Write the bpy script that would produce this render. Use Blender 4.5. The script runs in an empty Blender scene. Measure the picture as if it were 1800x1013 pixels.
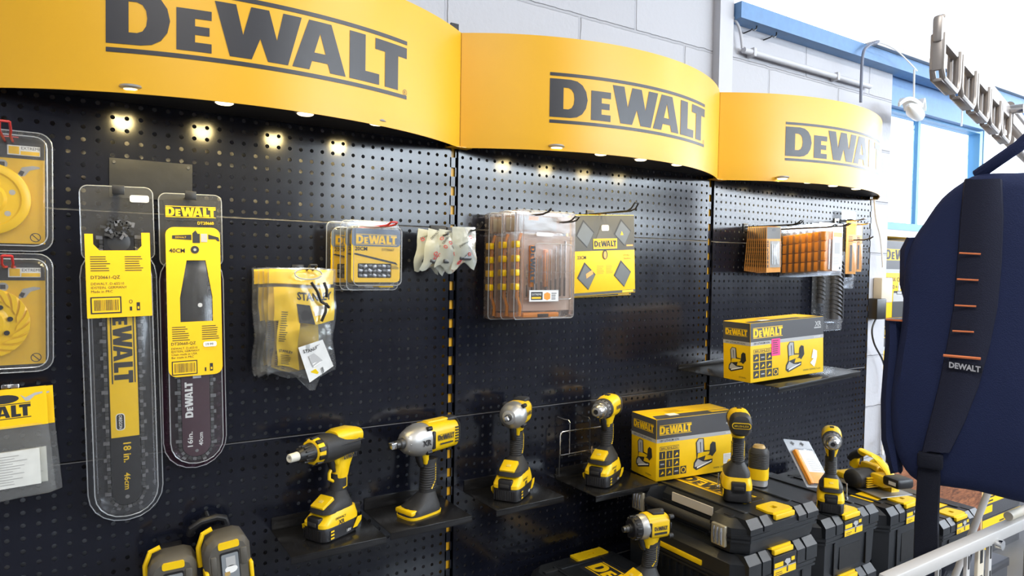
import bpy, bmesh, math, random
from mathutils import Vector, Matrix
from mathutils.geometry import tessellate_polygon
random.seed(7)
SC = bpy.context.scene
COL = SC.collection
PI = math.pi

# ---------------------------------------------------------------- camera
FPX = 1194.94                      # focal length in pixels of the 1800x1013 frame
CAM = Vector((-0.85008, -1.58986, 1.49982))
YAW, PITCH, ROLL = 0.578319, -0.030766, 0.016133
_f = Vector((math.sin(YAW)*math.cos(PITCH), math.cos(YAW)*math.cos(PITCH), math.sin(PITCH)))
_r = Vector((math.cos(YAW), -math.sin(YAW), 0))
_u = _r.cross(_f)
_c, _s = math.cos(ROLL), math.sin(ROLL)
RIGHT = _c*_r + _s*_u
UP = -_s*_r + _c*_u
FWD = _f
cd = bpy.data.cameras.new('camera')
cam = bpy.data.objects.new('camera', cd)
COL.objects.link(cam)
cd.sensor_fit = 'HORIZONTAL'
cd.sensor_width = 36
cd.lens = FPX/1800*36
cd.clip_start = 0.02
m = Matrix((RIGHT, UP, -FWD)).transposed().to_4x4()
m.translation = CAM
cam.matrix_world = m
SC.camera = cam

def ray(u, v):
    return FWD + RIGHT*((u-900)/FPX) - UP*((v-506.5)/FPX)
def aty(u, v, y=0.0):              # the point seen at (u, v) that lies on the plane y
    d = ray(u, v)
    return CAM + d*((y-CAM.y)/d.y)
def atz(u, v, z):
    d = ray(u, v)
    return CAM + d*((z-CAM.z)/d.z)
def atd(u, v, dep):
    return CAM + ray(u, v)*dep

# ---------------------------------------------------------------- world, light, exposure
SC.view_settings.view_transform = 'Standard'
SC.view_settings.look = 'None'
SC.view_settings.gamma = 1
SC.view_settings.exposure = -0.25
w = bpy.data.worlds.new('daylight')
SC.world = w
w.use_nodes = True
bg = w.node_tree.nodes['Background']
bg.inputs[0].default_value = (0.86, 0.92, 1.0, 1)
bg.inputs[1].default_value = 5.0

def area(name, loc, target, sx, sy, power, color=(1, 1, 1)):
    l = bpy.data.lights.new(name, 'AREA')
    l.shape = 'RECTANGLE'; l.size = sx; l.size_y = sy
    l.energy = power; l.color = color
    o = bpy.data.objects.new(name, l)
    COL.objects.link(o)
    o.location = loc
    o.rotation_euler = (Vector(target)-Vector(loc)).to_track_quat('-Z', 'Y').to_euler()
    return o
# added fill battens on the unseen ceiling (their fittings are built below) and daylight from the shop front
FILL_BATTENS = [(-1.6, -2.1), (1.2, -2.1), (-1.6, -4.2), (1.2, -4.2), (4.0, -2.1)]
for bx_, by_ in FILL_BATTENS:
    area('fill_batten_light', (bx_, by_, 3.28), (bx_, by_, 0), 1.5, 0.12, 52, (1.0, 0.96, 0.90))
area('shop_front_daylight', (4.2, -5.9, 2.6), (4.2, 0, 2.3), 5.0, 1.25, 330, (0.80, 0.91, 1.0))
area('side_window_daylight', (6.9, -2.8, 2.55), (0, -2.8, 2.4), 5.6, 1.1, 190, (0.86, 0.93, 1.0))

# ---------------------------------------------------------------- materials
MATS = {}
def pm(name, col, rough=0.5, metal=0.0, spec=0.5, bump=0.0, scale=60.0, var=0.0, coat=0.0, emit=None):
    if name in MATS: return MATS[name]
    mt = bpy.data.materials.new(name)
    mt.use_nodes = True
    nt = mt.node_tree
    b = nt.nodes['Principled BSDF']
    b.inputs['Base Color'].default_value = (*col, 1)
    b.inputs['Roughness'].default_value = rough
    b.inputs['Metallic'].default_value = metal
    b.inputs['Specular IOR Level'].default_value = spec
    b.inputs['Coat Weight'].default_value = coat
    tc = nt.nodes.new('ShaderNodeTexCoord')
    nz = nt.nodes.new('ShaderNodeTexNoise')
    nz.inputs['Scale'].default_value = scale
    nz.inputs['Detail'].default_value = 4
    nt.links.new(tc.outputs['Object'], nz.inputs['Vector'])
    mr = nt.nodes.new('ShaderNodeMapRange')
    mr.inputs['To Min'].default_value = max(0.02, rough-0.06)
    mr.inputs['To Max'].default_value = min(1, rough+0.06)
    nt.links.new(nz.outputs['Fac'], mr.inputs['Value'])
    nt.links.new(mr.outputs['Result'], b.inputs['Roughness'])
    if var > 0:
        rp = nt.nodes.new('ShaderNodeValToRGB')
        rp.color_ramp.elements[0].color = (*[c*(1-var) for c in col], 1)
        rp.color_ramp.elements[1].color = (*[min(1, c*(1+var)) for c in col], 1)
        rp.color_ramp.elements[0].position = 0.3
        rp.color_ramp.elements[1].position = 0.7
        nt.links.new(nz.outputs['Fac'], rp.inputs['Fac'])
        nt.links.new(rp.outputs['Color'], b.inputs['Base Color'])
    if bump > 0:
        bp = nt.nodes.new('ShaderNodeBump')
        bp.inputs['Strength'].default_value = bump
        bp.inputs['Distance'].default_value = 0.002
        nt.links.new(nz.outputs['Fac'], bp.inputs['Height'])
        nt.links.new(bp.outputs['Normal'], b.inputs['Normal'])
    if emit:
        b.inputs['Emission Color'].default_value = (*emit[0], 1)
        b.inputs['Emission Strength'].default_value = emit[1]
    MATS[name] = mt
    return mt

def clear(name, tint=(0.93, 0.94, 0.95), haze=0.04, gloss=0.5, rough=0.14, hazecol=(0.8, 0.82, 0.85)):
    if name in MATS: return MATS[name]
    mt = bpy.data.materials.new(name)
    mt.use_nodes = True
    nt = mt.node_tree
    nt.nodes.clear()
    out = nt.nodes.new('ShaderNodeOutputMaterial')
    tr = nt.nodes.new('ShaderNodeBsdfTransparent'); tr.inputs[0].default_value = (*tint, 1)
    gl = nt.nodes.new('ShaderNodeBsdfGlossy'); gl.inputs['Roughness'].default_value = rough
    gl.inputs['Color'].default_value = (0.95, 0.97, 1, 1)
    df = nt.nodes.new('ShaderNodeBsdfDiffuse'); df.inputs[0].default_value = (*hazecol, 1)
    lw = nt.nodes.new('ShaderNodeLayerWeight'); lw.inputs[0].default_value = 0.35
    nz = nt.nodes.new('ShaderNodeTexNoise'); nz.inputs['Scale'].default_value = 14
    tc = nt.nodes.new('ShaderNodeTexCoord')
    nt.links.new(tc.outputs['Object'], nz.inputs['Vector'])
    bp = nt.nodes.new('ShaderNodeBump'); bp.inputs['Strength'].default_value = 0.12; bp.inputs['Distance'].default_value = 0.01
    nt.links.new(nz.outputs['Fac'], bp.inputs['Height'])
    nt.links.new(bp.outputs['Normal'], gl.inputs['Normal'])
    mu = nt.nodes.new('ShaderNodeMath'); mu.operation = 'MULTIPLY'; mu.inputs[1].default_value = gloss
    nt.links.new(lw.outputs['Fresnel'], mu.inputs[0])
    m1 = nt.nodes.new('ShaderNodeMixShader'); m1.inputs[0].default_value = haze
    nt.links.new(tr.outputs[0], m1.inputs[1]); nt.links.new(df.outputs[0], m1.inputs[2])
    m2 = nt.nodes.new('ShaderNodeMixShader')
    nt.links.new(mu.outputs[0], m2.inputs[0])
    nt.links.new(m1.outputs[0], m2.inputs[1]); nt.links.new(gl.outputs[0], m2.inputs[2])
    nt.links.new(m2.outputs[0], out.inputs[0])
    MATS[name] = mt
    return mt

YEL = pm('yellow_plastic', (0.84, 0.54, 0.006), 0.34, var=0.03)
SIGN = pm('amber_sign_paint', (0.80, 0.42, 0.012), 0.36, var=0.03, scale=4)
CARTON = pm('yellow_carton', (0.90, 0.56, 0.004), 0.45, var=0.02)
ORG = pm('orange_plastic', (0.90, 0.33, 0.02), 0.35, var=0.05)
ORGCARD = pm('orange_card', (0.72, 0.33, 0.08), 0.5, var=0.05)
BLK = pm('black_plastic', (0.010, 0.010, 0.012), 0.42, bump=0.1, scale=300)
GRY = pm('charcoal_rubber', (0.020, 0.020, 0.021), 0.55, bump=0.15, scale=300)
CASE = pm('case_plastic', (0.0125, 0.0145, 0.018), 0.36, bump=0.12, scale=400)
INK = pm('black_ink', (0.022, 0.022, 0.026), 0.5)
SIGNINK = pm('sign_ink', (0.030, 0.030, 0.036), 0.38)
BOARD = pm('black_steel', (0.0068, 0.0080, 0.0145), 0.16, spec=0.5, var=0.08, scale=8)
TRAYM = pm('black_tray_steel', (0.010, 0.010, 0.011), 0.22, var=0.2, scale=30)
ALU = pm('cast_aluminium', (0.50, 0.50, 0.49), 0.38, 0.75)
STEEL = pm('bright_steel', (0.62, 0.62, 0.62), 0.25, 1.0)
DSTEEL = pm('dark_steel', (0.10, 0.10, 0.10), 0.35, 0.8)
CHAINM = pm('chain_steel', (0.28, 0.28, 0.29), 0.35, 0.8)
WHITE = pm('white_print', (0.82, 0.82, 0.80), 0.5)
PAPER = pm('white_paper', (0.72, 0.73, 0.72), 0.6, var=0.05)
GREYP = pm('grey_print', (0.42, 0.42, 0.42), 0.5)
RED = pm('red_wire', (0.55, 0.03, 0.03), 0.35)
PINK = pm('pink_sticker', (0.85, 0.05, 0.25), 0.5)
WIREM = pm('black_wire', (0.02, 0.02, 0.022), 0.3)
CHROME = pm('chrome', (0.75, 0.75, 0.75), 0.15, 1.0)
BRASS = pm('brass_latch', (0.50, 0.45, 0.33), 0.35, 0.6)
NAVY = pm('navy_fabric', (0.016, 0.025, 0.078), 0.8, bump=0.6, scale=500, spec=0.25)
STRAPM = pm('black_webbing', (0.010, 0.012, 0.022), 0.75, bump=0.6, scale=700, spec=0.2)
ORGFAB = pm('orange_stitching', (0.72, 0.20, 0.07), 0.7)
LABELW = pm('woven_label', (0.45, 0.46, 0.5), 0.7)
RACKM = pm('brushed_rack_metal', (0.40, 0.37, 0.35), 0.4, 0.5)
RAILM = pm('grey_rail_paint', (0.55, 0.54, 0.53), 0.45, 0.1)
CREAM = pm('cream_plastic', (0.62, 0.56, 0.45), 0.5)
BLUE = pm('blue_paint', (0.13, 0.27, 0.50), 0.5, bump=0.2, scale=40, var=0.06)
BLUEF = pm('blue_frame', (0.10, 0.30, 0.52), 0.45)
WALLP = pm('white_wall_paint', (0.55, 0.55, 0.58), 0.6, bump=0.3, scale=30)
LENS = pm('led_lens', (1, 1, 1), 0.3, emit=((1.0, 0.82, 0.46), 5.0))
TUBE = pm('lit_tube', (1, 1, 1), 0.3, emit=((1.0, 0.96, 0.9), 6.0))
CLEAR = clear('clear_plastic', tint=(.985, .987, .99), haze=0.03, gloss=0.6)
RIM = clear('clear_plastic_rim', tint=(.9, .91, .92), haze=0.30, gloss=0.9, hazecol=(.8, .83, .86))
FILM = clear('clear_film', tint=(0.95, 0.95, 0.93), haze=0.05, gloss=0.7, rough=0.12)
SACHM = clear('milky_film', tint=(0.9, 0.9, 0.86), haze=0.52, gloss=0.5, rough=0.2, hazecol=(0.62, 0.64, 0.56))
PURPLE = clear('purple_film', tint=(0.62, 0.36, 0.48), haze=0.08, gloss=0.6, hazecol=(0.20, 0.06, 0.12))
ORGCLR = clear('orange_tint_plastic', tint=(0.98, 0.955, 0.94), haze=0.07, gloss=0.8, hazecol=(0.85, 0.70, 0.60))
GLASS = clear('window_glass', tint=(0.97, 0.98, 1.0), haze=0.0, gloss=0.5, rough=0.02)

def block_mat():
    mt = bpy.data.materials.new('painted_blockwork'); mt.use_nodes = True
    nt = mt.node_tree; b = nt.nodes['Principled BSDF']
    b.inputs['Roughness'].default_value = 0.6
    tc = nt.nodes.new('ShaderNodeTexCoord')
    sx = nt.nodes.new('ShaderNodeSeparateXYZ'); cx = nt.nodes.new('ShaderNodeCombineXYZ')
    nt.links.new(tc.outputs['Object'], sx.inputs[0])
    nt.links.new(sx.outputs['X'], cx.inputs['X']); nt.links.new(sx.outputs['Z'], cx.inputs['Y'])
    nz0 = nt.nodes.new('ShaderNodeTexNoise'); nz0.inputs['Scale'].default_value = 25
    mx = nt.nodes.new('ShaderNodeMix'); mx.data_type = 'VECTOR'; mx.inputs['Factor'].default_value = 0.008
    nt.links.new(tc.outputs['Object'], nz0.inputs['Vector'])
    nt.links.new(cx.outputs[0], mx.inputs[4]); nt.links.new(nz0.outputs['Color'], mx.inputs[5])
    br = nt.nodes.new('ShaderNodeTexBrick')
    br.inputs['Scale'].default_value = 1; br.inputs['Brick Width'].default_value = 0.45; br.inputs['Row Height'].default_value = 0.225
    br.inputs['Mortar Size'].default_value = 0.006; br.inputs['Mortar Smooth'].default_value = 0.5
    br.inputs['Color1'].default_value = (0.45, 0.45, 0.48, 1); br.inputs['Color2'].default_value = (0.48, 0.48, 0.51, 1)
    br.inputs['Mortar'].default_value = (0.40, 0.40, 0.43, 1)
    nt.links.new(mx.outputs[1], br.inputs['Vector'])
    nt.links.new(br.outputs['Color'], b.inputs['Base Color'])
    nz = nt.nodes.new('ShaderNodeTexNoise'); nz.inputs['Scale'].default_value = 60; nz.inputs['Detail'].default_value = 6
    nt.links.new(tc.outputs['Object'], nz.inputs['Vector'])
    ad = nt.nodes.new('ShaderNodeMath'); ad.operation = 'MULTIPLY_ADD'; ad.inputs[1].default_value = 0.25
    nt.links.new(nz.outputs['Fac'], ad.inputs[0])
    iv = nt.nodes.new('ShaderNodeMath'); iv.operation = 'SUBTRACT'; iv.inputs[0].default_value = 1
    nt.links.new(br.outputs['Fac'], iv.inputs[1]); nt.links.new(iv.outputs[0], ad.inputs[2])
    bp = nt.nodes.new('ShaderNodeBump'); bp.inputs['Distance'].default_value = 0.006; bp.inputs['Strength'].default_value = 0.8
    nt.links.new(ad.outputs[0], bp.inputs['Height']); nt.links.new(bp.outputs['Normal'], b.inputs['Normal'])
    return mt
BLOCK = block_mat()

def osb_mat():
    mt = bpy.data.materials.new('strand_board'); mt.use_nodes = True
    nt = mt.node_tree; b = nt.nodes['Principled BSDF']; b.inputs['Roughness'].default_value = 0.7
    tc = nt.nodes.new('ShaderNodeTexCoord'); mp = nt.nodes.new('ShaderNodeMapping')
    mp.inputs['Scale'].default_value = (9, 9, 34); mp.inputs['Rotation'].default_value = (0, 0.35, 0)
    vo = nt.nodes.new('ShaderNodeTexNoise'); vo.inputs['Scale'].default_value = 1.6; vo.inputs['Detail'].default_value = 7
    vo.inputs['Distortion'].default_value = 1.5
    rp = nt.nodes.new('ShaderNodeValToRGB')
    rp.color_ramp.elements[0].position = 0.32; rp.color_ramp.elements[0].color = (0.085, 0.025, 0.010, 1)
    rp.color_ramp.elements[1].position = 0.72; rp.color_ramp.elements[1].color = (0.36, 0.13, 0.05, 1)
    nt.links.new(tc.outputs['Object'], mp.inputs[0]); nt.links.new(mp.outputs[0], vo.inputs['Vector'])
    nt.links.new(vo.outputs['Fac'], rp.inputs[0]); nt.links.new(rp.outputs[0], b.inputs['Base Color'])
    return mt
OSB = osb_mat()

def floor_mat():
    return pm('concrete_floor', (0.10, 0.10, 0.105), 0.5, bump=0.2, scale=6, var=0.15)

# ---------------------------------------------------------------- mesh builder
_TXT = {}
def text_mesh(s, weight):
    k = (s, weight)
    if k not in _TXT:
        c = bpy.data.curves.new('t', 'FONT'); c.body = s; c.resolution_u = 2
        c.offset = weight; c.fill_mode = 'FRONT'
        o = bpy.data.objects.new('t', c); COL.objects.link(o)
        bpy.context.view_layer.update()
        me = bpy.data.meshes.new_from_object(o.evaluated_get(bpy.context.evaluated_depsgraph_get()))
        vs = [(v.co.x, v.co.y) for v in me.vertices]; fs = [tuple(p.vertices) for p in me.polygons]
        bpy.data.objects.remove(o); bpy.data.curves.remove(c); bpy.data.meshes.remove(me)
        _TXT[k] = (vs, fs)
    return _TXT[k]

def I4(): return Matrix.Identity(4)
def TR(x, y, z): return Matrix.Translation((x, y, z))
def RX(a): return Matrix.Rotation(a, 4, 'X')
def RY(a): return Matrix.Rotation(a, 4, 'Y')
def RZ(a): return Matrix.Rotation(a, 4, 'Z')
def basis(o, X, Y, Z):
    M = Matrix((Vector(X), Vector(Y), Vector(Z))).transposed().to_4x4(); M.translation = Vector(o); return M
def front(x=0, y=0, z=0): return basis((x, y, z), (1, 0, 0), (0, 0, 1), (0, -1, 0))       # faces -y
def leftf(x=0, y=0, z=0): return basis((x, y, z), (0, -1, 0), (0, 0, 1), (-1, 0, 0))      # faces -x
def rightf(x=0, y=0, z=0): return basis((x, y, z), (0, 1, 0), (0, 0, 1), (1, 0, 0))       # faces +x
def topf(x=0, y=0, z=0, a=0): return TR(x, y, z) @ RZ(a)                                   # faces +z

def rrect(x0, x1, y0, y1, r, n=5):
    r = min(r, (x1-x0)/2-1e-5, (y1-y0)/2-1e-5)
    out = []
    for cx, cy, a0 in ((x1-r, y1-r, 0), (x0+r, y1-r, PI/2), (x0+r, y0+r, PI), (x1-r, y0+r, 1.5*PI)):
        for i in range(n+1):
            a = a0+PI/2*i/n
            out.append((cx+r*math.cos(a), cy+r*math.sin(a)))
    return out
def ellipse(cx, cy, a, b, n=20): return [(cx+a*math.cos(2*PI*i/n), cy+b*math.sin(2*PI*i/n)) for i in range(n)]

LOGO = {  # heavy slab lettering, heights in cap heights, widths in logo widths (0..1)
 'D': [[(0, 0), (.095, 0), (.125, .03), (.15, .12), (.168, .28), (.1756, .5), (.168, .72), (.15, .88), (.125, .97), (.095, 1), (0, 1)],
       [(.062, .22), (.062, .78), (.085, .78), (.1, .74), (.11, .64), (.113, .5), (.11, .36), (.1, .26), (.085, .22)]],
 'E': [[(.193, 0), (.292, 0), (.292, .17), (.245, .17), (.245, .31), (.286, .31), (.286, .47), (.245, .47), (.245, .61), (.292, .61), (.292, .78), (.193, .78)]],
 'W': [[(.301, 1), (.345, 0), (.410, 0), (.436, .42), (.460, 0), (.524, 0), (.568, 1), (.508, 1), (.488, .44), (.463, 1), (.408, 1), (.384, .44), (.363, 1)]],
 'A': [[(.538, 0), (.595, 0), (.604, .18), (.660, .18), (.669, 0), (.727, 0), (.672, 1), (.593, 1)], [(.612, .36), (.632, .76), (.652, .36)]],
 'L': [[(.742, 0), (.866, 0), (.866, .23), (.806, .23), (.806, 1), (.742, 1)]],
 'T': [[(.892, 0), (.955, 0), (.955, .76), (.999, .76), (.999, 1), (.848, 1), (.848, .76), (.892, .76)]],
}

class MB:
    def __init__(s, T=None):
        s.v = []; s.f = []; s.mi = []; s.mats = []; s.T = T or I4(); s.warp = None
    def add(s, vs, fs, mat, T=None):
        M = s.T @ T if T is not None else s.T
        b = len(s.v)
        for p in vs:
            q = M @ Vector(p)
            if s.warp: q = s.warp(q)
            s.v.append(q)
        if mat not in s.mats: s.mats.append(mat)
        k = s.mats.index(mat)
        for f in fs:
            s.f.append([b+i for i in f]); s.mi.append(k)
    def box(s, x0, x1, y0, y1, z0, z1, mat, bev=0.0, T=None, seg=2):
        if bev <= 0:
            vs = [(x, y, z) for x in (x0, x1) for y in (y0, y1) for z in (z0, z1)]
            s.add(vs, [(0, 1, 3, 2), (4, 6, 7, 5), (0, 4, 5, 1), (2, 3, 7, 6), (0, 2, 6, 4), (1, 5, 7, 3)], mat, T); return
        bm = bmesh.new()
        bmesh.ops.create_cube(bm, size=1, matrix=TR((x0+x1)/2, (y0+y1)/2, (z0+z1)/2) @ Matrix.Diagonal((x1-x0, y1-y0, z1-z0, 1)))
        bmesh.ops.bevel(bm, geom=bm.edges[:], offset=min(bev, .49*min(x1-x0, y1-y0, z1-z0)), segments=seg, affect='EDGES', profile=0.5)
        s.bm(bm, mat, T)
    def bm(s, bm, mat, T=None):
        bm.verts.index_update()
        s.add([v.co.copy() for v in bm.verts], [[v.index for v in f.verts] for f in bm.faces], mat, T); bm.free()
    def poly(s, loops, mat, T=None, slice_x=None):      # flat polygon with holes in local XY
        if not isinstance(loops[0][0], (tuple, list)): loops = [loops]
        L = [[Vector((p[0], p[1], 0)) for p in l] for l in loops]
        tris = tessellate_polygon(L)
        flat = [p for l in L for p in l]
        fs = []
        for t in tris:
            a, b, c = (flat[i] for i in t)
            fs.append(t if (b-a).cross(c-a).z > 0 else (t[0], t[2], t[1]))
        if slice_x:
            bm = bmesh.new()
            vv = [bm.verts.new(p) for p in flat]
            for t in fs:
                try: bm.faces.new([vv[i] for i in t])
                except ValueError: pass
            x0 = min(p.x for p in flat); x1 = max(p.x for p in flat)
            k = math.floor(x0/slice_x)+1
            while k*slice_x < x1:
                bmesh.ops.bisect_plane(bm, geom=bm.verts[:]+bm.edges[:]+bm.faces[:], plane_co=(k*slice_x, 0, 0), plane_no=(1, 0, 0)); k += 1
            s.bm(bm, mat, T); return
        s.add(flat, fs, mat, T)
    def prism(s, loops, z0, z1, mat, T=None, cap=True):
        if not isinstance(loops[0][0], (tuple, list)): loops = [loops]
        if cap:
            L = [[Vector((p[0], p[1], 0)) for p in l] for l in loops]
            flat = [p for l in L for p in l]; n = len(flat)
            top = []; bot = []
            for t in tessellate_polygon(L):
                a, b, c = (flat[i] for i in t)
                if (b-a).cross(c-a).z < 0: t = (t[0], t[2], t[1])
                top.append([n+i for i in t]); bot.append([t[2], t[1], t[0]])
            s.add([(p.x, p.y, z0) for p in flat]+[(p.x, p.y, z1) for p in flat], top+bot, mat, T)
        for l in loops:
            n = len(l)
            ar = sum(l[i][0]*l[(i+1) % n][1]-l[(i+1) % n][0]*l[i][1] for i in range(n))
            vs = [(p[0], p[1], z0) for p in l]+[(p[0], p[1], z1) for p in l]
            fs = [(i, (i+1) % n, n+(i+1) % n, n+i) for i in range(n)]
            if ar < 0: fs = [f[::-1] for f in fs]
            s.add(vs, fs, mat, T)
    def loft(s, rings, mat, T=None, cap0=True, cap1=True):
        n = len(rings[0]); vs = [p for r in rings for p in r]
        fs = []
        for k in range(len(rings)-1):
            for i in range(n):
                j = (i+1) % n
                fs.append((k*n+i, k*n+j, (k+1)*n+j, (k+1)*n+i))
        if cap0: fs.append(tuple(range(n))[::-1])
        if cap1: fs.append(tuple((len(rings)-1)*n+i for i in range(n)))
        s.add(vs, fs, mat, T)
    def lathe(s, prof, mat, T=None, n=24, sy=1.0, cap=True):   # prof: (x along axis, radius); axis = local X
        rings = [[(x, r*sy*math.cos(2*PI*i/n), r*math.sin(2*PI*i/n)) for i in range(n)] for x, r in prof]
        s.loft(rings, mat, T, cap, cap)
    def cyl(s, p0, p1, r0, mat, r1=None, n=16, T=None):
        r1 = r0 if r1 is None else r1
        p0 = Vector(p0); p1 = Vector(p1); d = (p1-p0).normalized()
        a = d.orthogonal().normalized(); b = d.cross(a)
        rings = [[p+(a*math.cos(2*PI*i/n)+b*math.sin(2*PI*i/n))*r for i in range(n)] for p, r in ((p0, r0), (p1, r1))]
        s.loft(rings, mat, T)
    def tube(s, pts, r, mat, n=8, closed=False, T=None):
        P = [Vector(p) for p in pts]; N = len(P)
        rings = []; a = None
        for i in range(N):
            q0 = P[i-1] if (i > 0 or closed) else P[i]; q1 = P[(i+1) % N] if (i < N-1 or closed) else P[i]
            d = (q1-q0).normalized()
            if a is None: a = d.orthogonal().normalized()
            a = (a-d*a.dot(d)).normalized() if (a-d*a.dot(d)).length > 1e-6 else d.orthogonal().normalized()
            b = d.cross(a)
            rings.append([P[i]+(a*math.cos(2*PI*k/n)+b*math.sin(2*PI*k/n))*r for k in range(n)])
        if closed: rings.append(rings[0])
        s.loft(rings, mat, T, not closed, not closed)
    def text(s, body, mat, T, h=None, w=None, weight=0.0, align='L', slice_x=None):
        vs, fs = text_mesh(body, weight)
        x0 = min(p[0] for p in vs); x1 = max(p[0] for p in vs); y0 = 0.0; y1 = max(p[1] for p in vs)
        sy = h/max(y1, .1) if h else w/(x1-x0)
        sx = w/(x1-x0) if w else sy
        W = (x1-x0)*sx
        ox = {'L': 0, 'C': -W/2, 'R': -W}[align]
        s.add([((p[0]-x0)*sx+ox, p[1]*sy, 0) for p in vs], fs, mat, T)
        return W
    def logo(s, W, mat, T, bars=None, capfrac=0.165, slice_x=None, align='L'):   # origin: lower left of the capitals
        H = W*capfrac; ox = {'L': 0, 'C': -W/2}[align]
        for k, loops in LOGO.items():
            s.poly([[(p[0]*W+ox, p[1]*H) for p in l] for l in loops], mat, T, slice_x)
        if bars:
            t = 0.014*W; g = 0.012*W
            for a, b in ((-g-t, -g), (H+g, H+g+t)):
                s.poly([(ox, a), (W+ox, a), (W+ox, b), (ox, b)], bars, T, slice_x)
    def lines(s, x, y, w, n, dy, mat, T, t=0.4):     # n rows of tiny unreadable print
        for i in range(n):
            ww = w*random.uniform(.7, 1)
            yy = y-i*dy
            s.poly([(x, yy), (x+ww, yy), (x+ww, yy+dy*t), (x, yy+dy*t)], mat, T)
    def rect(s, x0, x1, y0, y1, mat, T, r=0):
        s.poly(rrect(x0, x1, y0, y1, r, 4) if r > 0 else [(x0, y0), (x1, y0), (x1, y1), (x0, y1)], mat, T)
    def done(s, name, parent=None, flat=False):
        me = bpy.data.meshes.new(name)
        me.from_pydata([tuple(v) for v in s.v], [], s.f)
        for mt in s.mats: me.materials.append(mt)
        me.polygons.foreach_set('material_index', s.mi)
        me.update()
        if not flat:
            me.polygons.foreach_set('use_smooth', [True]*len(me.polygons))
            me.set_sharp_from_angle(angle=0.62)
        o = bpy.data.objects.new(name, me)
        COL.objects.link(o)
        if parent is not None: o.parent = parent
        return o

def tag(o, label, cat, group=None):
    o['label'] = label; o['category'] = cat
    if group: o['group'] = group
    return o
def root(name, label, cat, loc=(0, 0, 0), rz=0, group=None, rx=0, ry=0):
    o = bpy.data.objects.new(name, None); COL.objects.link(o)
    o.empty_display_size = 0.05
    o.location = loc; o.rotation_euler = (rx, ry, rz)
    return tag(o, label, cat, group)
def struct(name, mb, parent=None):
    o = mb.done(name, parent, flat=True); o['kind'] = 'structure'; return o
def dup(r, loc, label, rz=None, group=None):
    def rec(o, p):
        c = o.copy(); COL.objects.link(c)
        if p is not None: c.parent = p
        for ch in [k for k in bpy.data.objects if k.parent == o]: rec(ch, c)
        return c
    c = rec(r, None); c.location = loc; c['label'] = label
    if rz is not None: c.rotation_euler.z = rz
    if group: c['group'] = group
    return c

# ================================================================ the setting
XE = aty(1553, 620, 0.05).x            # where the blockwork wall ends
def solid(name, boxes, mat, parent=None):
    mb = MB()
    for b in boxes: mb.box(*b, mat)
    return struct(name, mb, parent)
solid('floor', [(-4, 7, -6, 0.8, -0.1, 0)], floor_mat())
solid('wall_back', [(-4, 1.12, 0.05, 0.6, 0, 3.4), (1.12, XE, 0.05, 0.6, 0, 2.40)], BLOCK)
solid('wall_back.001', [(XE, 7, 0.55, 0.65, 0, 1.70)], BLOCK)
solid('wall_left', [(-4.1, -4, -6, 0.6, 0, 3.4)], WALLP)
solid('wall_front', [(-4, 7, -6.1, -6, 0, 1.95), (-4, 7, -6.1, -6, 3.25, 3.4), (-4, 1.6, -6.1, -6, 1.95, 3.25), (6.8, 7, -6.1, -6, 1.95, 3.25)], pm('dark_shop_wall', (0.13, 0.12, 0.12), 0.7))
solid('wall_right', [(7, 7.1, -6, -5.7, 0, 3.4), (7, 7.1, 0.2, 0.6, 0, 3.4), (7, 7.1, -5.7, 0.2, 0, 1.5), (7, 7.1, -5.7, 0.2, 3.2, 3.4)], pm('dark_shop_wall', (0.13, 0.12, 0.12), 0.7))
solid('ceiling', [(-4, 7, -6, 0.6, 3.4, 3.5)], pm('white_ceiling', (0.75, 0.75, 0.76), 0.7, var=0.03, scale=3))
solid('trim_1', [(1.045, 1.115, 0.02, 0.05, 1.9, 3.4)], WALLP)          # smooth boxed-in strip on the blockwork
solid('trim_2', [(1.12, 7, -0.008, 0.06, 2.385, 2.442)], BLUE)          # blue eaves beam
solid('trim_3', [(1.95, 7, -0.03, 0.06, 2.443, 2.462)], RACKM)          # metal lip above the beam
solid('trim_4', [(XE, 3.22, 0.075, 0.16, 2.262, 2.43)], BLUE)            # blue lintel over the window
def window(name, x0, x1, z0, z1, y, mull, sill=True, fr=0.045):
    mb = MB()
    mb.box(x0, x1, y-.03, y+.03, z0, z0+fr, BLUEF); mb.box(x0, x1, y-.03, y+.03, z1-fr, z1, BLUEF)
    mb.box(x0, x0+.012, y-.03, y+.03, z0+fr, z1-fr, BLUEF); mb.box(x1-fr, x1, y-.03, y+.03, z0+fr, z1-fr, BLUEF)
    for x in mull: mb.box(x-.012, x+.012, y-.012, y+.012, z0+fr, z1-fr, BLUEF)
    if sill: mb.box(x0, x1, y-.16, y-.03, z0-.03, z0, BLUEF)
    o = struct(name, mb)
    g = MB(); g.box(x0+fr, x1-fr, y-.003, y+.003, z0+fr, z1-fr, GLASS)
    struct('window_pane', g, o)
    return o
window('window_1', XE, 3.26, 1.705, 2.285, 0.14, [2.632], sill=False, fr=.034)
window('window_2', 3.27, 7, 1.705, 2.43, 0.14, [4.2, 5.4], sill=False, fr=.034)
solid('trim_5', [(XE, 7, 0.11, 0.6, 1.672, 1.704)], WALLP)
window('window_3', 1.12, 7, 2.46, 3.4, 0.12, [5.0, 6.2], sill=False, fr=0.012)   # clerestory above the beam
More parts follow.
